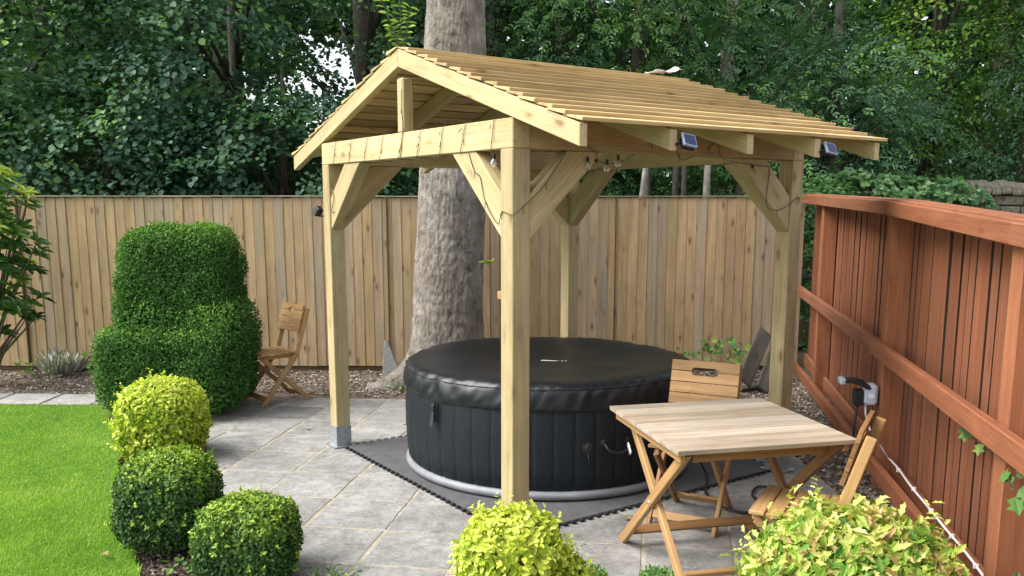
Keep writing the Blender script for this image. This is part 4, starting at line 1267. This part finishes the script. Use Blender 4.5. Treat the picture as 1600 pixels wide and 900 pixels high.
ball_bush('box_ball', 'green clipped box ball with yellowish top, beside the lawn below the golden bush', 'bush', (-1.745, 4.30, .225), (.240, .235, .245), 20000, 'oval', .020, .012, 'box', .50, grp, 3.0, .08, .03, .23, sd=.13)
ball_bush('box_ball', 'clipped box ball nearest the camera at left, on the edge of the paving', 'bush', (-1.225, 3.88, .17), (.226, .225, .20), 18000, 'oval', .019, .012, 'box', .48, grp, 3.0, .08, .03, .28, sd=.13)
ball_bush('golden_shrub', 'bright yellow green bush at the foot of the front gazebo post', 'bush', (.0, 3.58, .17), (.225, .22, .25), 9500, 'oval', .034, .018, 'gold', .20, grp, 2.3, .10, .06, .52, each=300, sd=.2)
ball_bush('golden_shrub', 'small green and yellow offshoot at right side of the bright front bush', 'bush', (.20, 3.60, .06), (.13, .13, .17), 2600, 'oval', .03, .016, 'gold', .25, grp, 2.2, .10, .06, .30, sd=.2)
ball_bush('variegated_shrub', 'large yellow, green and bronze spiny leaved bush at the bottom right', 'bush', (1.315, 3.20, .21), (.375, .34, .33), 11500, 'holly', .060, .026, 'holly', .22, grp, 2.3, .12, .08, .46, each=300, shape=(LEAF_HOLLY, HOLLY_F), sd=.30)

# glossy evergreen at the left edge
def rhodo():
    t = thing('evergreen_shrub', 'glossy long leaved evergreen shrub against the fence at the far left', 'shrub', (-5.08, 8.35, 0))
    m = MB()
    tips = []
    for k in range(135):
        a = R_.uniform(-1.1, 1.1) if R_.random() < .6 else R_.uniform(-math.pi, math.pi)
        h = R_.uniform(.75, 2.02) if R_.random() < .85 else R_.uniform(.5, .8)
        rr = R_.uniform(.15, .66) * (1.15 - .25 * abs(h - 1.2))
        tip = V3((rr * math.cos(a) - .05, rr * math.sin(a) * .6 - .1, h))
        tips.append(tip)
        if k % 4 == 0:
            m.tube([(0, 0, -.05), (tip.x * .35, tip.y * .35, h * .45), (tip.x * .8, tip.y * .8, h * .82), tip], [.018, .014, .009, .004], 5)
    m.build('stem', M['stem'], t, smooth=True)
    P, N, D, Rn, Sc = [], [], [], [], []
    for tip in tips:
        fresh = .2 + R_.random() ** 2 * .7 + .3 * (tip.z > 1.5)
        ax = (V3((tip.x, tip.y, 0)).normalized() * .6 + V3((0, 0, .8))).normalized()
        for q in range(9):
            a = q * 2.4
            o1 = ax.orthogonal().normalized(); o2 = ax.cross(o1)
            rad = (o1 * math.cos(a) + o2 * math.sin(a))
            d = rad * 1.0 + ax * R_.uniform(-.25, .6)
            P.append(tip); D.append(d); N.append(ax * 1.0 - rad * .3 + V3((R_.gauss(0, .2), R_.gauss(0, .2), .2)))
            Rn.append(fresh + R_.gauss(0, .12)); Sc.append(R_.uniform(.7, 1.2))
    me = leaf_piece('leaf', .145, .050, LEAF_OVAL, LEAF_F)
    f = lambda z: np.array([tuple(v) for v in z])
    P, N, D, Rn, Sc = f(P), f(N), f(D), np.array(Rn), np.array(Sc)
    k = 300
    each_leaf(t, me, LMO['rhodo'], P[-k:], N[-k:], D[-k:], Rn[-k:], Sc[-k:])
    o = mesh_obj('foliage', leaves_mesh('foliage', P[:-k], N[:-k], D[:-k], .125 * Sc[:-k], .04 * Sc[:-k], Rn[:-k]), LM['rhodo'], t)
    o['kind'] = 'stuff'
rhodo()

# small plants with separate leaves
def sprig(name, label, cat, loc, leaves, ll, lw, mat_k, shape, spread, hgt, group=None, up=.6, face=None, flat=1.0):
    t = thing(name, label, cat, loc, 0, group)
    P, N, D, m = [], [], [], MB()
    for k in range(leaves):
        a = R_.uniform(0, 2 * math.pi); r = spread * math.sqrt(R_.random())
        p = V3((r * math.cos(a), r * math.sin(a) * flat, hgt * R_.uniform(.15, 1)))
        if k % 2 == 0: m.tube([(p.x * .1, p.y * .1, -.02 if face is None else p.z * .6), (p.x * .6, p.y * .6, p.z * .6), p], .0022, 4)
        P.append(tuple(p)); D.append((math.cos(a) + R_.gauss(0, .3), math.sin(a) + R_.gauss(0, .3), R_.gauss(0, .35)))
        N.append((R_.gauss(0, .35) + (face[0] if face else 0), R_.gauss(0, .35) + (face[1] if face else 0), up + (face[2] if face else 0)))
    m.build('stem', M['stem'], t)
    each_leaf(t, leaf_piece('leaf', ll, lw, *shape), LMO[mat_k], np.array(P), np.array(N), np.array(D), RNG.random(leaves), RNG.uniform(.6, 1.2, leaves))
    return t
OV_, MP_ = (LEAF_OVAL, LEAF_F), (LEAF_MAPLE, MAPLE_F)
sprig('bramble', 'bright green leafy bramble by the board fence beside the grey planks', 'plant', (2.13, 8.62, .14), 30, .085, .07, 'weed', OV_, .22, .22, up=.5, face=(0, -.6, 0))
sprig('bramble', 'low creeping green sprig on the fence left of the leafy bramble', 'plant', (1.84, 8.8, .17), 12, .07, .055, 'weed', OV_, .16, .10, up=.4, face=(0, -.6, 0))
sprig('maple_sprig', 'green lobed leaf sprig poking through red fence slats under middle rail', 'plant', Mrf @ V3((5.02, .13, .66)), 9, .085, .075, 'weed', MP_, .09, .10, face=(-.8, -.3, 0), flat=.8)
sprig('maple_sprig', 'green lobed leaf sprig on the nearest red fence post', 'plant', Mrf @ V3((5.72, .02, .66)), 6, .06, .055, 'weed', MP_, .06, .10, face=(-.6, -.6, 0), flat=.5)
sprig('ivy_clump', 'dark green leafy clump at the foot of the red fence, bottom right corner', 'plant', Mrf @ V3((5.75, .01, .0)), 60, .075, .06, 'ivy', MP_, .20, .36, up=.6, face=(-.3, -.4, 0))
sprig('weed_patch', 'low green weeds on soil at the paving edge beside the nearest box ball', 'plant', (-.86, 3.78, -.03), 90, .035, .013, 'weed', OV_, .16, .12, flat=.6)
sprig('weed_patch', 'tiny green weeds at the foot of the box ball beside the lawn', 'plant', (-1.55, 4.0, -.03), 22, .035, .025, 'weed', OV_, .12, .07)
sprig('weed_patch', 'green weed growing in gravel right of the left post', 'plant', (-1.05, 8.1, -.02), 30, .05, .02, 'weed', OV_, .12, .08)
sprig('weed_patch', 'pale weed tuft in gravel below the concrete spur', 'plant', (-1.05, 8.55, -.02), 22, .045, .02, 'weed', OV_, .12, .09)
sprig('bed_plant', 'low dark leafy plant at the foot of the fence left of the hedge', 'plant', (-4.72, 8.80, -.02), 46, .075, .035, 'weed', OV_, .26, .20)
sprig('bed_plant', 'small upright green plant between grey lavender and hedge', 'plant', (-4.22, 8.85, -.02), 18, .07, .05, 'weed', OV_, .10, .24)
def tuft(name, label, loc, n, h, spread, ramp_k, wid=.006, clump=None):
    t = thing(name, label, 'plant', loc)
    a = RNG.uniform(0, 6.28, n); r = spread * np.sqrt(RNG.random(n))
    p = np.stack([r * np.cos(a), r * np.sin(a), (RNG.random(n) * h * .6 if clump else np.zeros(n))], 1)
    d = np.stack([np.cos(a) * .4, np.sin(a) * .4, np.ones(n)], 1) + RNG.normal(0, .25 if not clump else .8, (n, 3))
    o = mesh_obj('foliage', leaves_mesh('foliage', p, np.cross(d, unit(n)), d, (h * RNG.uniform(.5, 1, n)) if not clump else clump, wid, RNG.random(n)), LM[ramp_k], t)
    o['kind'] = 'stuff'
    MB().tube([(0, 0, -.04), (0, 0, h * .5)], .004, 5).build('stem', M['stem'], t)
tuft('lavender', 'grey dry lavender tuft against the foot of the board fence', (-4.62, 8.90, 0), 160, .27, .16, 'grey', .005)
tuft('sedum_clump', 'soft pale green clump right of the bright front bush', (.325, 3.80, 0), 900, .10, .11, 'sedum', .012, .018)
tuft('sedum_clump', 'pale green clump on paving beside the near table leg', (.66, 3.78, 0), 700, .10, .07, 'sedum', .012, .018)
tuft('sedum_clump', 'tiny pale green clump between the other two sedum clumps', (.50, 3.72, 0), 350, .05, .06, 'sedum', .010, .016)

# ------------------------------------------------------------------ trees
def tapered_trunk(path, radii, seg=16, rough=.0):
    m = MB()
    m.tube(path, radii, seg)
    if rough:
        m.v = [tuple(V3(p) + V3((noise.noise(V3(p) * 3), noise.noise(V3(p) * 3 + V3((9, 9, 9))), 0)) * rough) for p in m.v]
    return m

def big_trunk():
    t = thing('mature_tree', 'huge grey barked tree trunk rising behind the gazebo', 'tree', (-.62, 8.50, 0))
    NA, NZ = 220, 300
    vs = []
    for i in range(NZ):
        z = -.08 + (i / (NZ - 1)) ** 1.1 * 5.6
        r0 = float(np.interp(z, [-.1, .0, .15, .35, .7, 1.9, 3.5, 5.6], [.47, .42, .375, .35, .337, .328, .272, .25]))
        cx = float(np.interp(z, [0, .76, 1.94, 3.5, 5.6], [-.01, -.005, .06, .10, .12]))
        for k in range(NA):
            a = 2 * math.pi * k / NA
            ca, sa = math.cos(a), math.sin(a)
            fl = math.exp(-max(z, 0) / .13)
            root = fl * (.10 * math.cos(5 * a + .8) + (.26 * math.exp(-max(z, 0) / .16) / max(fl, 1e-6)) * max(0, math.cos(a - 3.55)) ** 9 + .05 * math.cos(9 * a))
            q = V3((ca, sa, 0))
            n1 = noise.noise(q * 2.2 + V3((0, 0, z * .9))) * .016
            ridge = abs(noise.noise(q * 7 + V3((3, 0, z * 2.2)))) * -.009 - .008 * max(0, noise.noise(q * 5 + V3((1, 7, z * 5))))
            fine = (noise.noise(q * 16 + V3((0, 5, z * 20))) * .008 + noise.noise(q * 34 + V3((4, 5, z * 40))) * .004) * (1.0 if math.cos(a - 3.9) > .2 + .25 * noise.noise((z * 1.5, 3, 3)) else .5)
            hor = noise.noise(V3((ca * 1.5, sa * 1.5, z * 16))) * .004
            r = r0 + root + n1 + ridge + fine + hor
            vs.append((cx + r * ca, r * sa, z))
    fs = []
    for i in range(NZ - 1):
        for k in range(NA):
            k2 = (k + 1) % NA
            fs.append((i * NA + k, i * NA + k2, (i + 1) * NA + k2, (i + 1) * NA + k))
    MB().add(vs, fs).build('trunk', M['bark'], t, smooth=True)
    P, N, D = [], [], []
    lm = MB()
    for k in range(9):
        a = k * .7 + .3
        tip = V3((.12 + 3.4 * math.cos(a), 3.2 * math.sin(a) + .8, 8.0 + R_.uniform(-1, 2.5)))
        lm.tube([(.12, 0, 5.0 + .05 * k), (.12 + .8 * math.cos(a), .8 * math.sin(a) + .1, 6.2), tip], [.13, .09, .03], 8)
    lm.build('limb', M['bark'], t, smooth=True)
    n = 1800
    c = unit(n) * RNG.uniform(.6, 1, (n, 1)) * np.array([4.2, 3.0, 2.6]) + np.array([.1, 2.4, 9.6])
    o = mesh_obj('crown', leaves_mesh('crown', c, unit(n) + np.array([0, 0, 1]), unit(n), .22, .18, RNG.random(n) * .9), LM['wood_b'], t)
    o['kind'] = 'stuff'
big_trunk()
# leafy shoots growing from the trunk
def shoot(loc, tips, label, ll=.08):
    t = thing('leafy_shoot', label, 'shoot', loc)
    m = MB(); P, N, D = [], [], []
    for tip in tips:
        tip = V3(tip)
        m.tube([(0, 0, 0), tip * .5 + V3((0, 0, .03)), tip], [.006, .005, .002], 5)
        for q in np.linspace(.3, 1, 8):
            for s_ in (-1, 1):
                P.append(tuple(tip * q + V3((0, 0, .03 * (1 - q))))); D.append((s_ * 1.0 + R_.gauss(0, .2), -.2 + R_.gauss(0, .3), R_.gauss(0.1, .3))); N.append((R_.gauss(0, .3), -.5 + R_.gauss(0, .2), .7))
    m.build('stem', M['stem'], t)
    each_leaf(t, leaf_piece('leaf', ll, ll * .42, LEAF_OVAL, LEAF_F), LMO['lime'], np.array(P), np.array(N), np.array(D), RNG.random(len(P)), RNG.uniform(.7, 1.2, len(P)))
shoot((-.95, 8.05, 2.95), [(-.05, 0, .75), (-.2, -.05, .55), (.06, -.02, .45), (-.12, .0, .3)], 'pale green leafy shoots beside the trunk above the gazebo ridge')
shoot((-.30, 8.10, 1.15), [(.11, -.05, .05)], 'small pale leaf sprig on the right of the trunk by front post', .042)

def clumped(center, radii, nclump, per, spread, rin=.5, droop=.25, zmin=1.2, hole=None, flat=.35, front=0.0):
    d = unit(nclump)
    if front:                     # more sprays on the garden side, where the light reaches
        d[:, 1] -= front * RNG.random(nclump)
        d /= np.linalg.norm(d, axis=1, keepdims=True)
    rr = RNG.uniform(rin, 1.0, (nclump, 1)) ** .6
    lumpy = 1 + .18 * np.array([noise.noise((a * 2.3 + center[0], b * 2.3, c * 2.3)) for a, b, c in d])[:, None]
    c = d * rr * lumpy * np.array(radii) + np.array(center)
    ok = c[:, 2] > zmin
    if hole is not None: ok &= hole(c)
    c, d = c[ok], d[ok]
    K = len(c)
    m = d * .45 + np.array([0, 0, .8]) + RNG.normal(0, .28, (K, 3))
    m /= np.linalg.norm(m, axis=1, keepdims=True)
    sz = RNG.uniform(.6, 1.25, (K, 1, 1)) * spread
    o1 = np.cross(m, unit(K)); o1 /= np.linalg.norm(o1, axis=1, keepdims=True)
    o2 = np.cross(m, o1)
    a = RNG.uniform(0, 6.28, (K, per)); r = np.sqrt(RNG.random((K, per)))
    off = (o1[:, None] * np.cos(a)[..., None] + o2[:, None] * np.sin(a)[..., None]) * (r[..., None] * sz)
    off += m[:, None] * RNG.normal(0, .16, (K, per, 1)) * sz * flat * 2
    off[..., 2] -= droop * (r ** 2) * sz[:, 0]
    p = (c[:, None] + off).reshape(-1, 3)
    N = len(p)
    nn = np.repeat(m, per, 0) + RNG.normal(0, .34, (N, 3))
    dr = off.reshape(-1, 3) / spread + np.repeat(d, per, 0) * .5 + RNG.normal(0, .35, (N, 3)) + np.array([0, 0, -.35])
    tone = np.repeat(RNG.normal(0, .2, K), per)
    return p, nn, dr, tone, c

def pinnate(p, nn, dr, tone, ll):
    """turn every leaf into a feather of seven leaflets"""
    d, s, n = frames(nn, dr)
    P, N, D, T_ = [], [], [], []
    for q, side in ((.15, 1), (.15, -1), (.42, 1), (.42, -1), (.7, 1), (.7, -1), (.85, 0)):
        P.append(p + d * (q * ll * 3.0)); N.append(nn + RNG.normal(0, .2, p.shape)); D.append(d * (.75 if side else 1) + s * side * .85 + np.array([0, 0, -.15])); T_.append(tone)
    return np.concatenate(P), np.concatenate(N), np.concatenate(D), np.concatenate(T_)

def tree(label, base, h, crown_c, radii, nclump, per, ll, lw, ramp_k, trunk_r=.14, bark='bark_dark', mean=.42, kind='oval', spread=.5, zmin=.9, lean=(0, 0), name='woodland_tree', cat='tree', group='trees beyond the board fence', nl=10, hole=None, droop=.25, front=.5, rin=.5):
    t = thing(name, label, cat, (base[0], base[1], 0), 0, group)
    if kind != 'pinnate': per = int(per * 1.3)
    c0 = V3(crown_c) - V3((base[0], base[1], 0))
    p, nn, dr, tone, cl = clumped((c0.x, c0.y, c0.z), radii, nclump, per, spread, zmin=zmin, hole=hole, droop=droop, front=front, rin=rin)
    top = V3((lean[0], lean[1], h * .82))
    pth = [V3((0, 0, -.2)), V3((lean[0] * .15 + .03, lean[1] * .15, h * .2)), V3((lean[0] * .5 - .03, lean[1] * .5, h * .5)), top]
    tapered_trunk(pth, [trunk_r * 1.25, trunk_r, trunk_r * .75, trunk_r * .3], 12, .02).build('trunk', M[bark], t, smooth=True)
    lm = MB()
    for k in range(min(nl, len(cl))):
        tip = V3(cl[(k * 7) % len(cl)])
        q = min(max(tip.z / h * .75, .15), .8)
        st = V3((lean[0] * q, lean[1] * q, h * q * .85))
        mid = st.lerp(tip, .5) + V3((0, 0, .15))
        lm.tube([st, mid, tip], [trunk_r * .32, trunk_r * .2, trunk_r * .06], 6)
    lm.build('limb', M[bark], t, smooth=True)
    if kind == 'pinnate':
        p, nn, dr, tone = pinnate(p, nn, dr, tone, ll)
    N = len(p)
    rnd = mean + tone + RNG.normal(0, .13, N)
    s_ = RNG.uniform(.5, 1.15, N)
    sh = MP_ if kind == 'maple' else OV_
    o = mesh_obj('crown', leaves_mesh('crown', p, nn, dr, ll * s_, lw * s_, rnd, *sh), LM[ramp_k], t)
    o['kind'] = 'stuff'
    return t

# left of the trunk: dense broad-leaved trees; right: ash-like feathery crowns, darker yew further off
tree('dense broad leaved tree at the far left above the evergreen shrub', (-6.6, 11.6), 7, (-6.4, 11.2, 3.2), (2.0, 1.5, 2.6), 230, 60, .088, .072, 'wood_b', .15, mean=.48, spread=.45)
tree('dark broad leaved tree behind the fence above the clipped hedge', (-3.7, 12.3), 8, (-4.0, 11.4, 3.4), (1.8, 1.5, 2.8), 230, 60, .085, .072, 'wood_a', .11, mean=.46, spread=.45)
tree('low spreading hazel like tree over the fence between hedge and left post', (-2.7, 10.7), 4, (-2.7, 10.6, 2.1), (1.7, .85, 1.05), 120, 55, .080, .070, 'wood_a', .07, mean=.56, spread=.40, zmin=.8)
tree('leaning branchy tree over the fence left of the hedge', (-5.0, 10.6), 4, (-5.0, 10.5, 2.2), (1.6, .8, 1.1), 110, 55, .080, .070, 'wood_a', .06, mean=.55, spread=.40, zmin=.8, lean=(.5, 0))
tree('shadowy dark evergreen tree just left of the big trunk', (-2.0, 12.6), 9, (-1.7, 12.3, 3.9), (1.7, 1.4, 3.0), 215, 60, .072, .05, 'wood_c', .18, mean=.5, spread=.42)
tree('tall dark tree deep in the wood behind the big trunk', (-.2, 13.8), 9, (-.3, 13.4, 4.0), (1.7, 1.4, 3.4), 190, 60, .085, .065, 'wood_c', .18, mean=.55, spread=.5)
tree('feathery green ash tree right of the big trunk above the roof', (1.6, 12.6), 8, (1.3, 11.9, 3.9), (1.6, 1.2, 1.9), 105, 26, .072, .026, 'wood_b', .10, mean=.5, kind='pinnate', spread=.5, lean=(.3, -.2), zmin=2.0)
tree('feathery ash tree with grey stem showing above the roof end', (2.9, 12.9), 8, (3.0, 12.1, 3.6), (1.5, 1.2, 2.1), 105, 26, .072, .026, 'wood_b', .12, 'bark_pale', mean=.52, kind='pinnate', spread=.5, lean=(.3, -.2), zmin=1.9)
tree('silvery leaved spreading ash branch tree over the far end of the roof', (4.3, 11.9), 7, (3.9, 11.2, 2.75), (1.35, .9, 1.0), 64, 26, .070, .027, 'wood_a', .09, mean=.62, kind='pinnate', spread=.48, zmin=1.7, lean=(-.2, -.3))
tree('bright lime green tree glowing in a gap right of the roof', (6.6, 14.2), 8, (6.5, 13.8, 4.3), (1.25, .9, 2.3), 120, 60, .075, .055, 'lime', .13, mean=.2, spread=.5)
tree('dark yew like tree filling the gap behind the roof end', (5.0, 14.9), 9, (4.8, 14.6, 3.6), (1.3, 1.2, 3.4), 210, 60, .07, .04, 'wood_c', .2, mean=.25, spread=.45)
tree('drooping dark conifer like tree at far right above the stone wall', (7.6, 13.2), 8, (7.4, 12.9, 3.4), (1.2, 1.1, 2.9), 190, 60, .075, .035, 'wood_c', .16, mean=.5, spread=.45, droop=.6)
tree('tall mixed tree behind the roof centre', (.9, 15.2), 10, (1.2, 15.0, 5.0), (2.2, 1.5, 3.6), 170, 55, .10, .08, 'wood_b', .2, mean=.4, spread=.55)
tree('tall broad tree at the top right corner', (8.6, 16.0), 10, (8.4, 15.6, 5.2), (2.2, 1.6, 3.4), 170, 55, .10, .08, 'wood_b', .2, mean=.45, spread=.55)
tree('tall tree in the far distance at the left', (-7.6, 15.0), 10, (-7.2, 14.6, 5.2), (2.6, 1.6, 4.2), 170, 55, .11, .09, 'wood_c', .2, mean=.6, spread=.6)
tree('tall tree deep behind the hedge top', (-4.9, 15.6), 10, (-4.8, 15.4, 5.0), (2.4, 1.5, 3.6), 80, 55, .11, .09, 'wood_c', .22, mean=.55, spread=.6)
# bare young stems showing between fence top and roof
pg = 'slim young trunks behind the fence under the roof'
for (x_, y_, ln_, r, bk, lab) in ((1.32, 10.2, .35, .036, 'bark_pale', 'slim pale leaning stem, leftmost of the young trunks'), (1.58, 10.4, .0, .034, 'bark_dark', 'slim grey stem second from the left of the young trunks'), (1.86, 10.4, .08, .045, 'bark_dark', 'thicker brown stem beside a twin behind the fence'), (1.98, 10.3, .0, .034, 'bark_dark', 'thin brown stem, right of the thicker brown twin'), (2.18, 10.2, .08, .045, 'bark_pale', 'pale upright stem, rightmost of the young trunks')):
    t = thing('young_tree', lab, 'tree', (x_, y_, 0), 0, pg)
    tapered_trunk([(0, 0, -.1), (ln_ * .35, 0, 1.4), (ln_ * .6, 0, 2.2), (ln_ * .8 + .02, 0, 2.75)], [r * 1.2, r, r * .85, r * .5], 10, .012).build('trunk', M[bk], t, smooth=True)
    p, nn, dr, tone, cl = clumped((ln_ * .8, .2, 2.75), (.5, .4, .22), 9, 26, .22)
    o = mesh_obj('crown', leaves_mesh('crown', p, nn, dr, .07, .045, .45 + tone), LM['wood_b'], t); o['kind'] = 'stuff'
tree('ferny green shrub low behind the fence under the roof', (3.0, 11.4), 2.6, (2.9, 11.4, 1.7), (.9, .6, .65), 60, 26, .06, .024, 'ivy', .03, kind='pinnate', mean=.55, spread=.3, zmin=.6, name='woodland_shrub', cat='shrub', group='shrubs beyond the fence')
tree('dark green shrub filling the corner where the two fences meet', (3.35, 9.55), 2.2, (3.35, 9.6, 1.1), (.45, .35, 1.0), 60, 50, .06, .045, 'ivy', .03, mean=.3, spread=.22, zmin=.1, name='woodland_shrub', cat='shrub', group='shrubs beyond the fence', front=0)
tree('dark shrub low behind the fence between trunk and back post', (1.0, 11.9), 2.6, (1.0, 11.9, 1.7), (1.1, .6, .7), 70, 50, .075, .055, 'wood_c', .03, mean=.7, spread=.35, zmin=.6, name='woodland_shrub', cat='shrub', group='shrubs beyond the fence')
# the distant wood that closes the view
def far_wood():
    n = 70000
    x = RNG.uniform(-17, 19, n); y = RNG.uniform(18, 24, n); z = RNG.uniform(0, 1, n) ** .8 * 11
    gap = np.array([noise.noise((a * .35, 2.0, c * .35)) for a, c in zip(x, z)])
    keep = (gap < .32) | (z < 3.0) | (x > 1)
    p = np.stack([x, y, z], 1)[keep]
    N = len(p)
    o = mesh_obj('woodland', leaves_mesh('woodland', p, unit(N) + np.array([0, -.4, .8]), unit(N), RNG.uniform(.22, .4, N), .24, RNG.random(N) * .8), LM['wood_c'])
    tag(o, 'deep dark green woodland beyond the garden', 'woodland', kind='stuff')
far_wood()

# ------------------------------------------------------------------ old stone wall with ivy beyond the red fence
wl_ = thing('stone_wall', 'old mossy stone wall with a rounded coping beyond the red fence', 'wall', (5.6, 10.4, .15), math.radians(-3))
MB().box(-2.9, 3.4, .03, .30, -.1, 1.66).build('wall_core', M['fence_dark'], wl_)
M['wallstone'] = bark_mat('mossy_wall_stone', (0.05, 0.045, 0.03), (0.11, 0.10, 0.07), (0.19, 0.175, 0.13), 2.0, 0.5)
sm_ = [MB().box(-a / 2, a / 2, -.04, .04, -.055, .055).mesh('stone', bev=.012) for a in (.26, .34, .42)]
for row in range(8):
    x_ = -2.9 + (row % 2) * .12
    while x_ < 3.3:
        k = R_.randrange(3); a = (.26, .34, .42)[k]
        o = mesh_obj('stone', sm_[k], M['wallstone'], wl_)
        o.location = (x_ + a / 2, .012 + R_.uniform(-.008, .008), 1.60 - row * .122 + R_.uniform(-.003, .003)); o.rotation_euler = (0, R_.uniform(-.02, .02), 0)
        x_ += a + .014
cpm = MB()
prof = [(-.05, 0), (-.055, .04), (-.02, .10), (.06, .145), (.16, .16), (.26, .145), (.34, .10), (.375, .04), (.37, 0)]
cpm.add([(xx, y_, z_) for xx in (-.055, .055) for y_, z_ in prof], [tuple(range(8, -1, -1)), tuple(range(9, 18))] + [(i, i + 1, 9 + i + 1, 9 + i) for i in range(8)] + [(8, 0, 9, 17)])
cme = cpm.mesh('coping_stone', bev=.01)
x_ = -2.85
while x_ < 3.3:
    o = mesh_obj('coping_stone', cme, M['wallstone'], wl_)
    o.location = (x_, 0, 1.665 + R_.uniform(-.01, .01)); o.rotation_euler = (R_.uniform(-.03, .03), R_.uniform(-.06, .06), R_.uniform(-.03, .03))
    o.scale = (1, 1, R_.uniform(.92, 1.1))
    x_ += .115
iv = thing('ivy', 'glossy ivy heaped over the left end of the stone wall', 'ivy', (3.75, 10.2, 0))
p, nn, dr, tone, cl = clumped((.25, .2, 1.72), (1.25, .42, .36), 150, 46, .17, zmin=.9, rin=.7)
p2, nn2, dr2, tone2, cl2 = clumped((1.2, .1, 1.84), (.5, .3, .16), 26, 46, .14, zmin=.9, rin=.6)
p, nn, dr, tone = np.concatenate([p, p2]), np.concatenate([nn, nn2]), np.concatenate([dr, dr2]), np.concatenate([tone, tone2])
s_ = RNG.uniform(.7, 1.2, len(p))
o = mesh_obj('foliage', leaves_mesh('foliage', p, nn + np.array([0, -.4, 0]), dr, .072 * s_, .066 * s_, .62 + tone + RNG.normal(0, .18, len(p)), *MP_), LM['ivy'], iv); o['kind'] = 'stuff'
m = MB()
for k in range(8):
    m.tube([(-.6 + k * .22, .25, -.05), (-.55 + k * .2, .12, .9), (-.5 + k * .2, .1, 1.6)], [.02, .014, .006], 5)
m.build('stem', M['stem'], iv)
